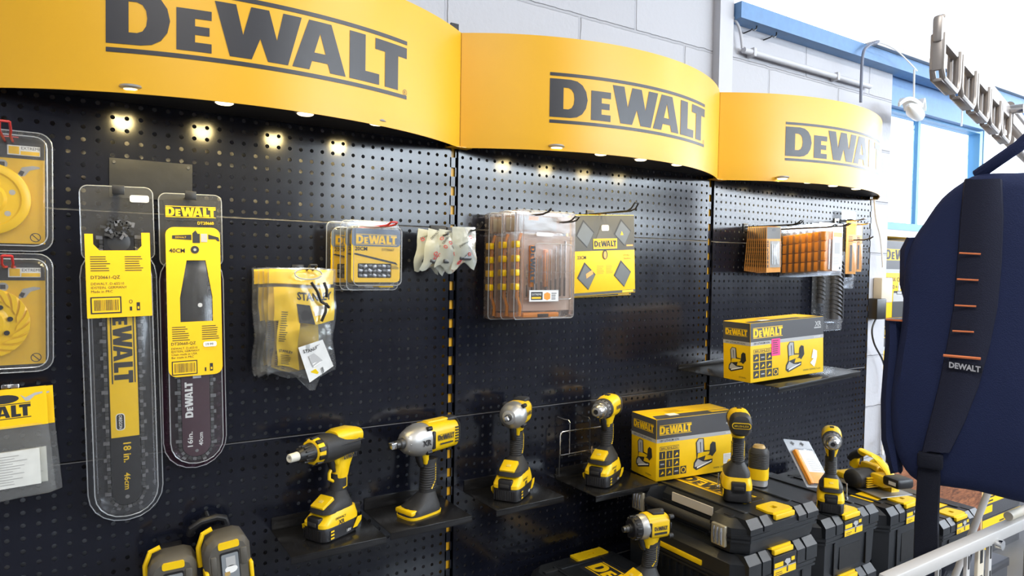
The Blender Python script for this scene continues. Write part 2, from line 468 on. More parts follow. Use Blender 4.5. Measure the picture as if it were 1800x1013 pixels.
def window_y(name, y0, y1, z0, z1, x):
    mb = MB(); fr = .05
    mb.box(x-.03, x+.03, y0, y1, z0, z0+fr, BLUEF); mb.box(x-.03, x+.03, y0, y1, z1-fr, z1, BLUEF)
    for y in (y0+fr/2, (y0+y1)/2, y1-fr/2): mb.box(x-.03, x+.03, y-fr/2, y+fr/2, z0+fr, z1-fr, BLUEF)
    o = struct(name, mb)
    g = MB(); g.box(x-.003, x+.003, y0+fr, y1-fr, z0+fr, z1-fr, GLASS); struct('window_pane', g, o)
window_y('window_4', -5.7, 0.2, 1.5, 3.2, 7.05)
window('window_5', 1.6, 6.8, 1.95, 3.25, -6.05, [2.9, 4.2, 5.5], sill=False)
for i, (bx_, by_) in enumerate(FILL_BATTENS):  # fittings for the added fill lamps, out of view
    r = root('added_fill_batten', ['added unseen ceiling fill lamp nearest above the left shelves', 'added unseen ceiling fill lamp above the tool trays', 'added unseen ceiling fill lamp at the left rear', 'added unseen ceiling fill lamp in the middle rear', 'added unseen ceiling fill lamp by the right windows'][i], 'lamp', (bx_, by_, 3.4), group='added ceiling fill lamps')
    a = MB(); a.box(-.78, .78, -.05, .05, -.06, 0, pm('white_enamel', (.8, .8, .8), .4), .008); a.done('housing', r)
    a = MB(); a.cyl((-.75, 0, -.085), (.75, 0, -.085), .02, TUBE); a.done('tube', r)

# conduit, cable and hooks on the blockwork
cp0 = aty(1307, 88, 0.03); cp1 = aty(1482, 135, 0.03)
r = root('conduit_pipe', 'white painted conduit pipe along the blockwork under the blue beam', 'pipe', (cp0.x, .03, cp0.z))
a = MB(); a.cyl((0, 0, 0), (cp1.x-cp0.x+.2, 0, 0), .011, WALLP); a.done('pipe', r)
for x in (.05, cp1.x-cp0.x-.05):
    a = MB(); a.box(x-.008, x+.008, -.014, .02, -.016, .016, WALLP, .003); a.done('clip', r)
def cable(name, label, pix, y, rad, mat, cat='cable'):
    P = [aty(u, v, y) for u, v in pix]
    Q = []
    for i in range(len(P)-1):
        p0 = P[max(i-1, 0)]; p1 = P[i]; p2 = P[i+1]; p3 = P[min(i+2, len(P)-1)]
        for k in range(6):
            t = k/6
            Q.append(.5*((2*p1)+(p2-p0)*t+(2*p0-5*p1+4*p2-p3)*t*t+(3*p1-p0-3*p2+p3)*t**3))
    Q.append(P[-1])
    a = MB(); a.tube(Q, rad, mat, 7)
    return tag(a.done(name), label, cat)
cable('cable', 'thin white cable dropping from the wall top into the conduit pipe', [(1268, -6), (1282, 22), (1299, 48), (1305, 85)], .025, .005, WALLP)
cable('cable', 'grey cable looped over the blue beam above the right sign', [(1513, 180), (1514, 140), (1517, 95), (1527, 80), (1545, 73)], -.035, .006, pm('grey_cable', (.17, .19, .25), .5))
cable('cable', 'thin white string draped along the blue beam beside the window', [(1545, 74), (1562, 80), (1580, 92), (1606, 118), (1612, 125)], -.06, .003, WHITE)
for i, (u, v, lb) in enumerate([(1311, 50, 'small screw hook on the blockwork nearest the boxed strip'), (1346, 62, 'small screw hook on the blockwork right of its twin')]):
    p = aty(u, v, .05); a = MB()
    a.tube([(p.x-.012, .05, p.z-.02), (p.x-.012, .02, p.z-.018)]+[(p.x+.016*math.sin(t), .015, p.z-.016*math.cos(t)) for t in [k*.5-.6 for k in range(8)]], .0025, WIREM, 6)
    tag(a.done('screw_hook'), lb, 'hook', 'screw hooks on the blockwork')
# hanging strings with white decoration by the window
p = aty(1607, 122, -.06)
r = root('hanging_decoration', 'white paper seagull on a string in front of the window', 'decoration', (p.x, -.06, p.z))
q = aty(1606, 185, -.06)-p
a = MB(); a.tube([(0, 0, 0), (q.x, 0, q.z)], .004, WHITE, 6); a.done('string', r)
a = MB()
for sgn, L in ((-1, .12), (1, .10)):
    rings = []
    for k in range(8):
        t = k/7; x = q.x+sgn*L*t; z = q.z-.01+.07*math.sin(t*2.2)*(1 if sgn > 0 else .8)-.05*t; ww = .035*(1-t)+.004
        rings.append([(x, -ww, z-.008*sgn), (x, -ww, z+.008*sgn), (x, ww, z+.008*sgn), (x, ww, z-.008*sgn)])
    a.loft(rings, WHITE)
a.done('wings', r)
a = MB(); a.lathe([(-.16, .004), (-.13, .018), (-.05, .03), (.06, .026), (.13, .01)], WHITE, TR(q.x+.02, 0, q.z-.03) @ RZ(.3)); a.done('body', r)
p = aty(1693, 165, -.034); q = aty(1690, 222, -.034); p = Vector((p.x, -.034, 2.46))
a = MB(); a.tube([p, q], .004, WHITE, 6); tag(a.done('string'), 'white string hanging before the window lintel under the slotted arm', 'string')

# ================================================================ pegboard bays
def panel_mesh(h):
    P = .025; nx = 39; nz = round(h/P); hr = .0046
    bm = bmesh.new()
    w0 = -nx*P/2
    top = h-.0015; bot = .0015
    g = {}
    def zc(j): return bot if j == 0 else top if j == nz else j*P
    for i in range(nx+1):
        for j in range(nz+1): g[i, j] = bm.verts.new((w0+i*P, 0, zc(j)))
    n = 8
    for i in range(nx):
        for j in range(nz):
            cx = w0+(i+.5)*P; cz = (j+.5)*P
            hv = [bm.verts.new((cx+hr*math.cos(2*PI*(k+.5)/n), 0, cz+hr*math.sin(2*PI*(k+.5)/n))) for k in range(n)]
            bv = [bm.verts.new((v.co.x, .0018, v.co.z)) for v in hv]
            A, B, C_, D = g[i, j], g[i+1, j], g[i+1, j+1], g[i, j+1]
            # corners at angles 225(A) 315(B) 45(C) 135(D); hole verts at 22.5+45k
            for c, k in ((C_, 0), (D, 2), (A, 4), (B, 6)): bm.faces.new((c, hv[(k+1) % n], hv[k]))
            for c0, c1, k in ((C_, D, 1), (D, A, 3), (A, B, 5), (B, C_, 7)): bm.faces.new((c0, c1, hv[(k+1) % n], hv[k]))
            for k in range(n): bm.faces.new((hv[k], hv[(k+1) % n], bv[(k+1) % n], bv[k]))
    # folded edges
    for ring, dx, dz in (([g[i, nz] for i in range(nx+1)], 0, 0), ([g[i, 0] for i in range(nx, -1, -1)], 0, 0), ([g[0, j] for j in range(nz+1)], 0, 0), ([g[nx, j] for j in range(nz, -1, -1)], 0, 0)):
        e = [bm.verts.new((v.co.x, .014, v.co.z)) for v in ring]
        for k in range(len(ring)-1): bm.faces.new((ring[k], ring[k+1], e[k+1], e[k]))
    bmesh.ops.recalc_face_normals(bm, faces=bm.faces[:])
    bw = nx*P/2
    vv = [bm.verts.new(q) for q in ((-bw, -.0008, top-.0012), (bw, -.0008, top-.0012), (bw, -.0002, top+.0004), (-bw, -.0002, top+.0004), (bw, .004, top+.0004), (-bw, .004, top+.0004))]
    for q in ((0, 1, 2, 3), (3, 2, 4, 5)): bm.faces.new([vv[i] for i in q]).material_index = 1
    me = bpy.data.meshes.new('pegboard_panel'); bm.to_mesh(me); bm.free()
    me.materials.append(BOARD); me.materials.append(pm('worn_lit_edge', (.055, .055, .06), .45, .3))  # grey top fold: worn paint, with the lit seam line put into its colour
    return me
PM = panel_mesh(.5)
for k, lb in enumerate(['black perforated wall bay on the left, with grinding discs and chainsaw packs', 'black perforated wall bay in the middle, with clear cases and two tool trays', 'black perforated wall bay on the right, with orange packs and a yellow box']):
    r = root('pegboard_bay', lb, 'pegboard', (-.5+k, 0, 0.1), group='pegboard bays')
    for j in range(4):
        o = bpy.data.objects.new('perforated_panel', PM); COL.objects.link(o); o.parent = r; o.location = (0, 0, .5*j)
for k, lb in enumerate(['slotted upright at the far left end of the black bays', 'slotted upright with orange slots between the left and middle bays', 'slotted upright with orange slots between the middle and right bays', 'slotted upright at the right end of the black bays']):
    x = -1+k
    r = root('slotted_upright', lb, 'upright', (x, 0, 0), group='uprights of the black bays')
    a = MB(); a.box(-.011, .011, .012, .047, 0.05, 2.12, SIGN); a.done('post', r)
    a = MB()
    for j in range(42):
        z = .06+.05*j
        a.box(-.0115, .0115, .006, .0118, z, z+.026, BOARD)
    a.box(-.0115, -.0055, .006, .0118, .05, 2.12, BOARD); a.box(.0065, .0115, .006, .0118, .05, 2.12, BOARD)
    a.done('slot_strip', r)
# deck the cases stand on
r = root('display_deck', 'dark steel display deck under the black tool cases', 'shelf', (.5, -.3, 0))
a = MB(); a.box(-1.5, 1.44, -.27, .28, .47, .5, BOARD, .003); a.done('deck', r)
a = MB(); a.box(-1.48, 1.48, -.25, .25, 0, .47, BOARD, .003); a.done('plinth', r)

# ================================================================ curved header signs
HZ0, HZ1 = 1.808, 2.105
HS, HE = .17, -.02
HR = (.5**2+HS**2)/(2*HS)
def header(xm, label, lens_x, curved_r=True):
    r = root('header_sign', label, 'sign', (xm, 0, HZ0), group='curved header signs')
    yc = HE-HS+HR; th = math.asin(.499/HR)
    def wrap(off):
        def f(q):
            t = q.x/HR
            return Vector((math.sin(t)*(HR+off), yc-math.cos(t)*(HR+off), q.z))
        return f
    H = HZ1-HZ0
    a = MB()
    N = 40
    rings = []
    for i in range(N+1):
        t = -th+2*th*i/N
        s_, c_ = math.sin(t), math.cos(t)
        rings.append([(s_*HR, yc-c_*HR, 0), (s_*HR, yc-c_*HR, H), (s_*(HR-.003), yc-c_*(HR-.003), H), (s_*(HR-.003), yc-c_*(HR-.003), 0)])
    a.loft(rings, SIGN)
    for sx in (-1, 1):
        x = sx*math.sin(th)*HR
        a.box(x-.0015, x+.0015, HE, -.002, 0, H, SIGN)
        a.box(x-(.03 if sx > 0 else 0), x+(.03 if sx < 0 else 0), HE-.01, -.002, 0, .002, SIGN)
    a.warp = wrap(.0008)
    a.logo(.607, SIGNINK, basis((-.3035, 0, .0885), (1, 0, 0), (0, 0, 1), (0, -1, 0)), SIGNINK, slice_x=.012)
    # registered mark
    T = basis((.298, 0, .088), (1, 0, 0), (0, 0, 1), (0, -1, 0))
    a.poly([ellipse(0, 0, .0065, .0065, 16), ellipse(0, 0, .0055, .0055, 16)[::-1]], SIGNINK, T)
    a.text('R', SIGNINK, T @ TR(-.0025, -.003, 0), h=.006)
    a.done('sign_panel', r)
    b = MB()
    pts = [(math.sin(-th+2*th*i/N)*(HR-.006), yc-math.cos(-th+2*th*i/N)*(HR-.006)) for i in range(N+1)]
    b.prism(pts[::-1]+[(-.49, -.002), (.49, -.002)], .012, .02, BLK); b.done('soffit', r)
    for x, y in lens_x:
        e = MB(); e.lathe([(0, .021), (.004, .023), (.007, .019)], ALU, TR(x, y, .0155) @ RY(PI/2), 20); d = e.done('downlight', r)
        e = MB(); e.lathe([(0.0, .017), (.002, .014)], LENS, TR(x, y, .0075) @ RY(PI/2), 20); e.done('lens', d)
        l = bpy.data.lights.new('downlight_lamp', 'SPOT'); l.energy = 5.0; l.color = (1, .78, .34); l.spot_size = 2.4; l.spot_blend = .8; l.shadow_soft_size = .02
        o = bpy.data.objects.new('downlight_lamp', l); COL.objects.link(o); o.parent = r; o.location = (x, y+.01, -.004)
        o.rotation_euler = Vector((0, .45, -1)).to_track_quat('-Z', 'Y').to_euler()
    return r
header(-.495, 'curved amber header sign with large black lettering on the left, nearest the camera', [(x+.495, -.137) for x in (-.75, -.59, -.43, -.27)])
header(.505, 'curved amber header sign with black lettering in the middle of the row', [(x-.505, -.137) for x in (.23, .385, .535, .685)])
header(1.505, 'curved amber header sign with black lettering at the right end, before the window', [(x-1.505, -.14) for x in (1.19, 1.34, 1.49, 1.64)])

# ================================================================ goods hanging on the boards
def hook(label, px, y0, y1, mat=WIREM, loop=False, name='peg_hook', tip=.012, rad=.0022):
    """a wire peg hook that leaves the board straight towards the room; px = where its tip shows"""
    p = aty(px[0], px[1], y1)
    r = root(name, label, 'hook', (p.x, 0, p.z-tip), group=None)
    a = MB()
    L = y1
    if loop:
        for s in (-1, 1): a.tube([(s*.006, 0, 0), (s*.006, L+.03, 0), (s*.008, L+.012, tip*.3), (s*.007, L, tip)], rad, mat, 7)
        a.tube([(-.007, L, tip), (.007, L, tip)], rad, mat, 7)
    else:
        a.tube([(0, 0, 0), (0, L+.035, 0), (0, L+.012, tip*.4), (0, L, tip)], rad*1.25, mat, 8)
    a.done('prong', r)
    a = MB(); a.box(-.014, .014, -.004, 0, -.018, .012, mat, .0015); a.done('back_plate', r)
    return r

def loft_rr(mb, x0, x1, z0, z1, r, steps, mat, cap0=False, cap1=True):
    """rounded rectangles in the x-z plane stepping towards the viewer: steps of (inset, y)"""
    rings = []
    for ins, y in steps:
        rings.append([(px, y, pz) for px, pz in rrect(x0+ins, x1-ins, z0+ins, z1-ins, max(r-ins*.6, .003), 5)])
    mb.loft(rings, mat, None, cap0, cap1)

def rimline(mb, x0, x1, z0, z1, r, y, rad=.0011):
    mb.tube([(px, y, pz) for px, pz in rrect(x0, x1, z0, z1, r, 5)], rad, RIM, 5, True)
# --- two grinding disc packs, far left
def disc_pack(label, topz, turbo):
    r = root('grinding_disc_pack', label, 'tool pack', (-.962, -.022, topz), group='grinding disc blister packs')
    W = .087; H = .222
    c = MB(); c.box(-W, W-.012, .0, .0012, -H+.014, -.012, CARTON)
    c.box(-W, W-.0125, -.0006, 0, -.05, -.012, INK)
    F = front(0, -.0012, 0)
    c.rect(.018, .068, -.044, -.026, WHITE, F); c.rect(.02, .036, -.042, -.028, CARTON, F @ TR(0, 0, .0003))
    c.text('EXTREME', INK, F @ TR(.039, -.033, .0004), h=.005); c.rect(.038, .067, -.043, -.036, CARTON, F @ TR(0, 0, .0003))
    F = front(0, -.0006, 0)
    for i, x in enumerate((-.012, .008, .024)): c.poly(ellipse(x-.014, -.062, .0085, .008, 16), GREYP, F); c.rect(x-.018, x-.010, -.066, -.058, INK, F @ TR(0, 0, .0003))
    # grinder drawing
    c.poly([(.034, -.078), (.04, -.066), (.056, -.062), (.066, -.063), (.068, -.066), (.052, -.071), (.044, -.082), (.034, -.084)], GREYP, F)
    c.poly([(.034, -.078), (.038, -.072), (.044, -.074), (.04, -.083)], INK, F @ TR(0, 0, .0003))
    c.poly([ellipse(.06, -.196, .0085, .0085, 20), ellipse(.06, -.196, .0072, .0072, 20)[::-1]], INK, F)
    c.poly([(.054, -.191), (.055, -.190), (.066, -.201), (.065, -.202)], INK, F)
    c.poly([ellipse(-.024, -.188, .010, .010, 18)], INK, F); c.text('115', CARTON, F @ TR(-.031, -.191, .0003), h=.006)
    c.done('card', r)
    d = MB(); T = TR(-.012, -.001, -.128) @ RZ(-PI/2)
    if turbo:
        d.lathe([(0, .064), (.006, .064), (.008, .060), (.008, .044)], YEL, T, 40)
        for k in range(18):
            a0 = 2*PI*k/18
            P = []
            for q in range(4):
                rr = .044+.020*q/3; aa = a0+.5*q/3
                P.append((rr*math.cos(aa), rr*math.sin(aa)))
            Q = [((rr_)*math.cos(aa_), rr_*math.sin(aa_)) for rr_, aa_ in [(.064, a0+.5+.22), (.057, a0+.33+.22), (.05, a0+.17+.22), (.044, a0+.2)]]
            d.prism(P+Q, .006, .0125, YEL, front(-.012, -.001, -.128))
        d.lathe([(.006, .043), (.0085, .03), (.013, .024), (.013, .012)], YEL, T, 30)
        for k in range(8):
            a0 = 2*PI*k/8+.2
            d.lathe([(.0135, .0045), (.0088, .0045)], BLK, TR(-.012+.034*math.cos(a0), -.001, -.128+.034*math.sin(a0)) @ RZ(-PI/2), 12)
    else:
        d.lathe([(0, .066), (.010, .066), (.012, .063), (.012, .052), (.009, .049), (.009, .030), (.014, .025), (.014, .013)], YEL, T, 44)
        for k in range(6):
            a0 = 2*PI*k/6+.35
            d.lathe([(.0095, .005), (.0088, .005)], GREYP, TR(-.012+.040*math.cos(a0), -.001, -.128+.040*math.sin(a0)) @ RZ(-PI/2), 12)
    d.lathe([(.006, .011), (.0142, .011), (.0142, .006)], STEEL, T, 20)
    d.done('disc', r)
    b = MB(); loft_rr(b, -W, W, -H, 0, .024, [(0, .0), (0, -.003)], CLEAR, True, True)
    loft_rr(b, -W+.008, W-.008, -H+.01, -.01, .02, [(0, -.003), (.002, -.020), (.006, -.024)], CLEAR)
    rimline(b, -W, W, -H, 0, .024, -.003); rimline(b, -W+.008, W-.008, -H+.01, -.01, .02, -.020)
    b.done('blister', r)
    s = MB(); s.rect(-.055, .004, -.036, -.021, WHITE, front(0, -.0245, 0), .004); s.done('price_sticker', r)
    return r
disc_pack('clear pack with a smooth-rimmed yellow grinding disc, upper of two at the left edge', 1.737, False)
disc_pack('clear pack with a turbo-toothed yellow grinding disc, lower of two at the left edge', 1.510, True)
for (u, v), lb in (((8, 213), 'red wire hook holding the upper grinding disc pack'), ((12, 450), 'red wire hook holding the lower grinding disc pack')):
    hook(lb, (u, v), 0, -.12, RED, True, tip=.02)

# --- header-card bags below the discs
def card_bag(label, x, y, z, withprint=True):
    r = root('card_top_bag', label, 'bag', (x, y, z), group='card-topped bags at the left edge', ry=-.045)
    c = MB(); F = front(0, -.0015, 0)
    c.box(-.10, .052, -.0012, .0012, -.072, 0, CARTON)
    c.logo(.115, INK, F @ TR(-.088, -.052, 0), INK, capfrac=.19)
    c.poly(ellipse(-.012, -.018, .022, .008, 20), INK, F)
    c.poly([(.012, -.012), (.02, -.018), (.034, -.011), (.046, -.010), (.046, -.013), (.034, -.016), (.026, -.024), (.02, -.025)], GREYP, F)
    c.done('header_card', r)
    b = MB()
    for i in range(1):
        rings = []
        for k in range(12):
            t = k/11; zz = -.068-.135*t; bulge = .011*math.sin(PI*t)+.002
            ww = .052+.006*t
            rings.append([(-.1, -bulge, zz), (-.04, -bulge*1.2, zz+.002*math.sin(k)), (.0, -bulge, zz), (ww-.01, -bulge*.5, zz), (ww, 0, zz+.003), (ww-.01, bulge*.3, zz), (-.1, bulge*.3, zz)])
        b.loft(rings, FILM)
    b.done('clear_bag', r)
    p = MB(); Q = front(0, -.004, 0)
    p.box(-.1, .036, -.003, -.0015, -.182, -.115, PAPER)
    p.lines(-.095, -.124, .125, 12, .0047, GREYP, Q, .3); p.done('leaflet', r)
    return r
card_bag('clear bag with yellow card top and leaflet, front of the left-edge pair', -.938, -.055, 1.262)
card_bag('clear bag with yellow card top, hidden behind its left-edge twin', -.928, -.03, 1.258)
r = hook('small steel hook tip above the yellow card-topped bags', (16, 680), 0, -.03, CHROME)

# --- small blank plate
p0 = aty(192, 277, -.002); p1 = aty(338, 330, -.002)
r = root('blank_plate', 'blank black metal plate on the perforated wall above the chainsaw packs', 'plate', (p0.x, -.0005, p0.z))
a = MB(); a.box(0, p1.x-p0.x, -.0025, 0, -(p0.z-p1.z)-.03, 0, pm('black_plate', (.0075, .0078, .009), .40, bump=.2, scale=40)); a.done('plate', r)
for x in (.008, p1.x-p0.x-.008):
    a = MB(); a.lathe([(0, .0035), (.0015, .003)], DSTEEL, TR(x, -.0025, -.008) @ RZ(-PI/2), 12); a.done('rivet', r)
for u, v, lb in ((207, 336, 'flat black hook tab holding the longer chainsaw pack'), (333, 346, 'flat black hook tab holding the shorter purple chainsaw pack')):
    p = aty(u, v, -.05)
    r = root('hook_tab', lb, 'hook', (p.x, -.003, p.z))
    a = MB(); a.box(-.006, .006, -.062, 0, -.002, .001, BLK, .0008); a.box(-.0105, .0105, -.0645, -.0615, -.008, .010, BLK, .001); a.done('tab', r)

# --- chainsaw packs
def chain_outline(w, z_top, z_bot, n=18):
    L = [(w, z_top)]
    P = []
    for k in range(n+1):
        a = -PI*k/n
        P.append((w*math.cos(a), z_bot+w*math.sin(a)))
    return P     # half circle from +w round to -w
def saw_chain(mb, w, z_top, z_bot, y):
    pitch = .0085
    pts = []
    z = z_top
    while z > z_bot: pts.append((w, z, 0)); z -= pitch
    n = int(PI*w/pitch)
    for k in range(n): a = -PI*k/n; pts.append((w*math.cos(a), z_bot+w*math.sin(a), a))
    z = z_bot
    while z < z_top: pts.append((-w, z, PI)); z += pitch
    for i, (x, zz, a) in enumerate(pts):
        T = TR(x, y, zz) @ RY(-a)
        mb.box(-.0035, .0025, -.003, .003, -.0036, .0036, DSTEEL if i % 3 else CHAINM, 0, T)
        if i % 4 == 0: mb.box(.0015, .0075, -.0022, .0022, -.0040, .0030, CHAINM, 0, T)
ZB = aty(182, 942, -.045)
p = aty(200, 326, -.045)
r = root('chainsaw_pack', 'long clear pack with 46 cm chainsaw bar and yellow card, left of the two', 'tool pack', (p.x+.006, -.022, p.z), ry=-.028)
H = .672; W = .063
b = MB()
loft_rr(b, -W, W, -.145, 0, .014, [(0, 0), (0, -.003)], CLEAR, True, True)
loft_rr(b, -W-.004, W+.002, -H, -.115, .062, [(0, 0), (0, -.004)], CLEAR, True, False)
loft_rr(b, -W+.004, W-.006, -H+.012, -.125, .054, [(0, -.004), (.003, -.026), (.007, -.028)], CLEAR)
rimline(b, -W-.004, W+.002, -H, -.115, .062, -.004); rimline(b, -W+.007, W-.009, -H+.015, -.128, .05, -.026); rimline(b, -W, W, -.145, 0, .014, -.002)
for x in (-W+.012, W-.015): b.tube([(x, -.028, -.15), (x, -.028, -H+.07)], .0012, CLEAR, 5)
b.done('blister', r)
c = MB()
pol = [(-.058, -.095), (-.044, -.095), (-.044, -.115), (-.034, -.127), (.030, -.127), (.038, -.118), (.038, -.092), (.053, -.092), (.053, -.258), (-.058, -.258)]
c.prism(pol, 0, .001, CARTON, front(0, -.029, 0))
F = front(0, -.0305, 0)
for x in (-.05, .008): c.lines(x, -.14, .035, 7, .0045, INK, F, .35)
c.text('DT20661-QZ', INK, F @ TR(-.05, -.182, 0), h=.0062, weight=.01)
for i, t in enumerate(('DEWALT, D-65510', 'IDSTEIN, GERMANY', 'Made in PRC')): c.text(t, INK, F @ TR(-.05, -.194-.0075*i, 0), h=.0048)
c.rect(-.052, .0, -.25, -.217, INK, F); c.rect(-.0495, -.0025, -.2475, -.2195, CARTON, F @ TR(0, 0, .0003))
for k in range(19): c.rect(-.046+k*.0022, -.046+k*.0022+random.choice((.0007, .0012)), -.244, -.223, INK, F @ TR(0, 0, .0006))
c.rect(.014, .018, -.246, -.238, INK, F); c.poly([ellipse(.016, -.228, .003, .004, 12), ellipse(.016, -.228, .002, .003, 12)[::-1]], INK, F)
c.rect(.026, .032, -.246, -.23, INK, F); c.rect(.0275, .0305, -.243, -.238, CARTON, F @ TR(0, 0, .0003))
c.done('card', r)
s = MB()
P = [(.026, -.10)]+[(.026*math.cos(-PI*k/14), -.612+.026*math.sin(-PI*k/14)) for k in range(15)]+[(-.026, -.10)]
s.prism(P, .008, .013, BLK, front(0, 0, 0)); 
F = front(0, -.0135, 0)
s.rect(-.0245, .0245, -.50, -.25, YEL, F)
G = F @ TR(.0, -.262, .0004) @ RZ(-PI/2)       # reads downwards
s.logo(.165, INK, G @ TR(-.035, -.016, 0), INK, capfrac=.2)
s.rect(-.008, .008, -.486, -.452, WHITE, F @ TR(-.008, 0, .0003), .006); s.rect(-.0065, .0065, -.4845, -.4535, INK, F @ TR(-.008, 0, .0006), .005)
s.text('OREGON', WHITE, F @ TR(-.0105, -.455, .0009) @ RZ(-PI/2), w=.028, h=.0055, weight=.01)
s.text('18 in.', YEL, F @ TR(-.004, -.512, .0004) @ RZ(-PI/2), h=.0135, w=.040, weight=.02)
s.text('46cm', YEL, F @ TR(-.004, -.573, .0004) @ RZ(-PI/2), h=.0105, w=.034, weight=.015)
s.poly(ellipse(0, -.622, .004, .004, 14), STEEL, F)
saw_chain(s, .031, -.10, -.612, -.0105)
s.lathe([(0, .02), (.005, .02), (.006, .012)], DSTEEL, TR(0, -.008, -.11) @ RZ(-PI/2), 20)
s.done('guide_bar', r)
t = MB(); t.rect(.022, .056, -.03, -.016, WHITE, front(0, -.0036, 0), .004); t.done('price_sticker', r)
for k in range(14):    # loops of spare chain in the window of the card
    pass
ch = MB()
for k in range(26):
    a = k*.55; rr = .012+.018*((k*7) % 5)/5
    ch.box(-.005, .005, -.003, .003, -.0025, .0025, DSTEEL if k % 3 else CHAINM, 0, TR(rr*math.cos(a), -.017-.004*(k % 2), -.083+rr*.8*math.sin(a)) @ RY(a*1.7))
ch.done('coiled_chain', r)

p = aty(331, 340, -.045)
r = root('chainsaw_pack', 'clear pack with 40 cm chainsaw bar on purple backing, right of the two', 'tool pack', (p.x+.007, -.022, p.z), ry=-.022)
H = .578; W = .060
b = MB()
loft_rr(b, -W, W, -.15, 0, .014, [(0, 0), (0, -.003)], CLEAR, True, True)
loft_rr(b, -W-.002, W, -H, -.12, .060, [(0, 0), (0, -.004)], PURPLE, True, False)
loft_rr(b, -W+.006, W-.007, -H+.012, -.125, .052, [(0, -.004), (.003, -.026), (.007, -.028)], CLEAR)
rimline(b, -W-.002, W, -H, -.12, .06, -.004); rimline(b, -W+.009, W-.010, -H+.015, -.128, .048, -.026); rimline(b, -W, W, -.15, 0, .014, -.002)
b.done('blister', r)
c = MB()
c.rect(-.05, .05, -.055, -.012, INK, front(0, -.001, 0), .004)
c.logo(.096, CARTON, front(-.048, -.0035, -.046), CARTON, capfrac=.19)
c.text('DT20660', CARTON, front(.012, -.0036, -.0625), h=.006, weight=.015)
win = [(-.028, -.265), (.034, -.265), (.034, -.215), (.022, -.138), (-.014, -.138), (-.028, -.215)]
c.prism([rrect(-.052, .051, -.378, -.07, .016, 5), win[::-1]], 0, .001, CARTON, front(0, -.029, 0))
F = front(0, -.0305, 0)
# chainsaw drawing
c.poly([(-.04, -.087), (-.004, -.085), (-.004, -.096), (-.04, -.094)], INK, F); c.text('DEWALT', CARTON, F @ TR(-.034, -.0925, .0004), h=.0035)
c.poly([(-.002, -.082), (.004, -.076), (.008, -.083), (.012, -.083), (.012, -.102), (-.002, -.102)], INK, F); c.rect(.014, .026, -.1, -.083, GREYP, F)
c.poly([(.028, -.084), (.048, -.09), (.05, -.098), (.046, -.098), (.042, -.094), (.028, -.094)], INK, F)
c.text('40CM', INK, F @ TR(-.046, -.122, 0), h=.0085, weight=.02)
c.poly([ellipse(.002, -.116, .008, .008, 18)], INK, F); c.poly([ellipse(.002, -.116, .003, .003, 12)], GREYP, F @ TR(0, 0, .0003))
for x in (-.044, .012): c.lines(x, -.276, .034, 7, .0045, INK, F, .35)
c.text('DT20660-QZ', INK, F @ TR(-.046, -.312, 0), h=.0058, weight=.01)
for i, t in enumerate(('DEWALT, D-65510', 'IDSTEIN, GERMANY', 'Chain made in USA', 'Bar made in PRC')): c.text(t, INK, F @ TR(-.046, -.321-.0062*i, 0), h=.0042)
c.rect(-.046, .002, -.374, -.345, INK, F); c.rect(-.044, .0, -.372, -.347, CARTON, F @ TR(0, 0, .0003))
for k in range(17): c.rect(-.041+k*.0023, -.041+k*.0023+random.choice((.0007, .0012)), -.369, -.35, INK, F @ TR(0, 0, .0006))
c.rect(.016, .019, -.37, -.362, INK, F); c.rect(.026, .032, -.37, -.354, INK, F); c.rect(.0275, .0305, -.367, -.362, CARTON, F @ TR(0, 0, .0003))
c.done('card', r)
s = MB()
P = [(.027, -.12)]+[(.027*math.cos(-PI*k/14), -.525+.027*math.sin(-PI*k/14)) for k in range(15)]+[(-.027, -.12)]
s.prism(P, .008, .013, pm('plum_bar', (.055, .018, .030), .4), front(0, 0, 0))
F = front(0, -.0135, 0)
s.rect(-.0265, .0265, -.275, -.125, BLK, F @ TR(0, 0, .0002)); s.rect(-.002, .006, -.25, -.15, GRY, F @ TR(0, 0, .0006)); s.rect(.002, .008, -.19, -.13, INK, F @ TR(0, 0, .0008)); s.poly(ellipse(.012, -.232, .0045, .0045, 14), WHITE, F @ TR(0, 0, .0010))
s.logo(.075, WHITE, F @ TR(-.006, -.468, .0004) @ RZ(PI/2), capfrac=.2)
s.text('16in.', WHITE, F @ TR(-.008, -.530, .0004) @ RZ(PI/2), h=.010, w=.032, weight=.02); s.text('40cm', WHITE, F @ TR(.012, -.530, .0004) @ RZ(PI/2), h=.008, w=.028, weight=.015)
s.rect(-.005, .011, -.386, -.380, WHITE, F); s.poly(ellipse(0, -.54, .0035, .0035, 12), STEEL, F)
saw_chain(s, .032, -.12, -.525, -.0105)
s.done('guide_bar', r)
t = MB(); t.rect(.014, .040, -.319, -.308, WHITE, front(0, -.0312, 0), .004); t.text('19.99', INK, front(.019, -.0316, -.316), h=.005); t.done('price_sticker', r)

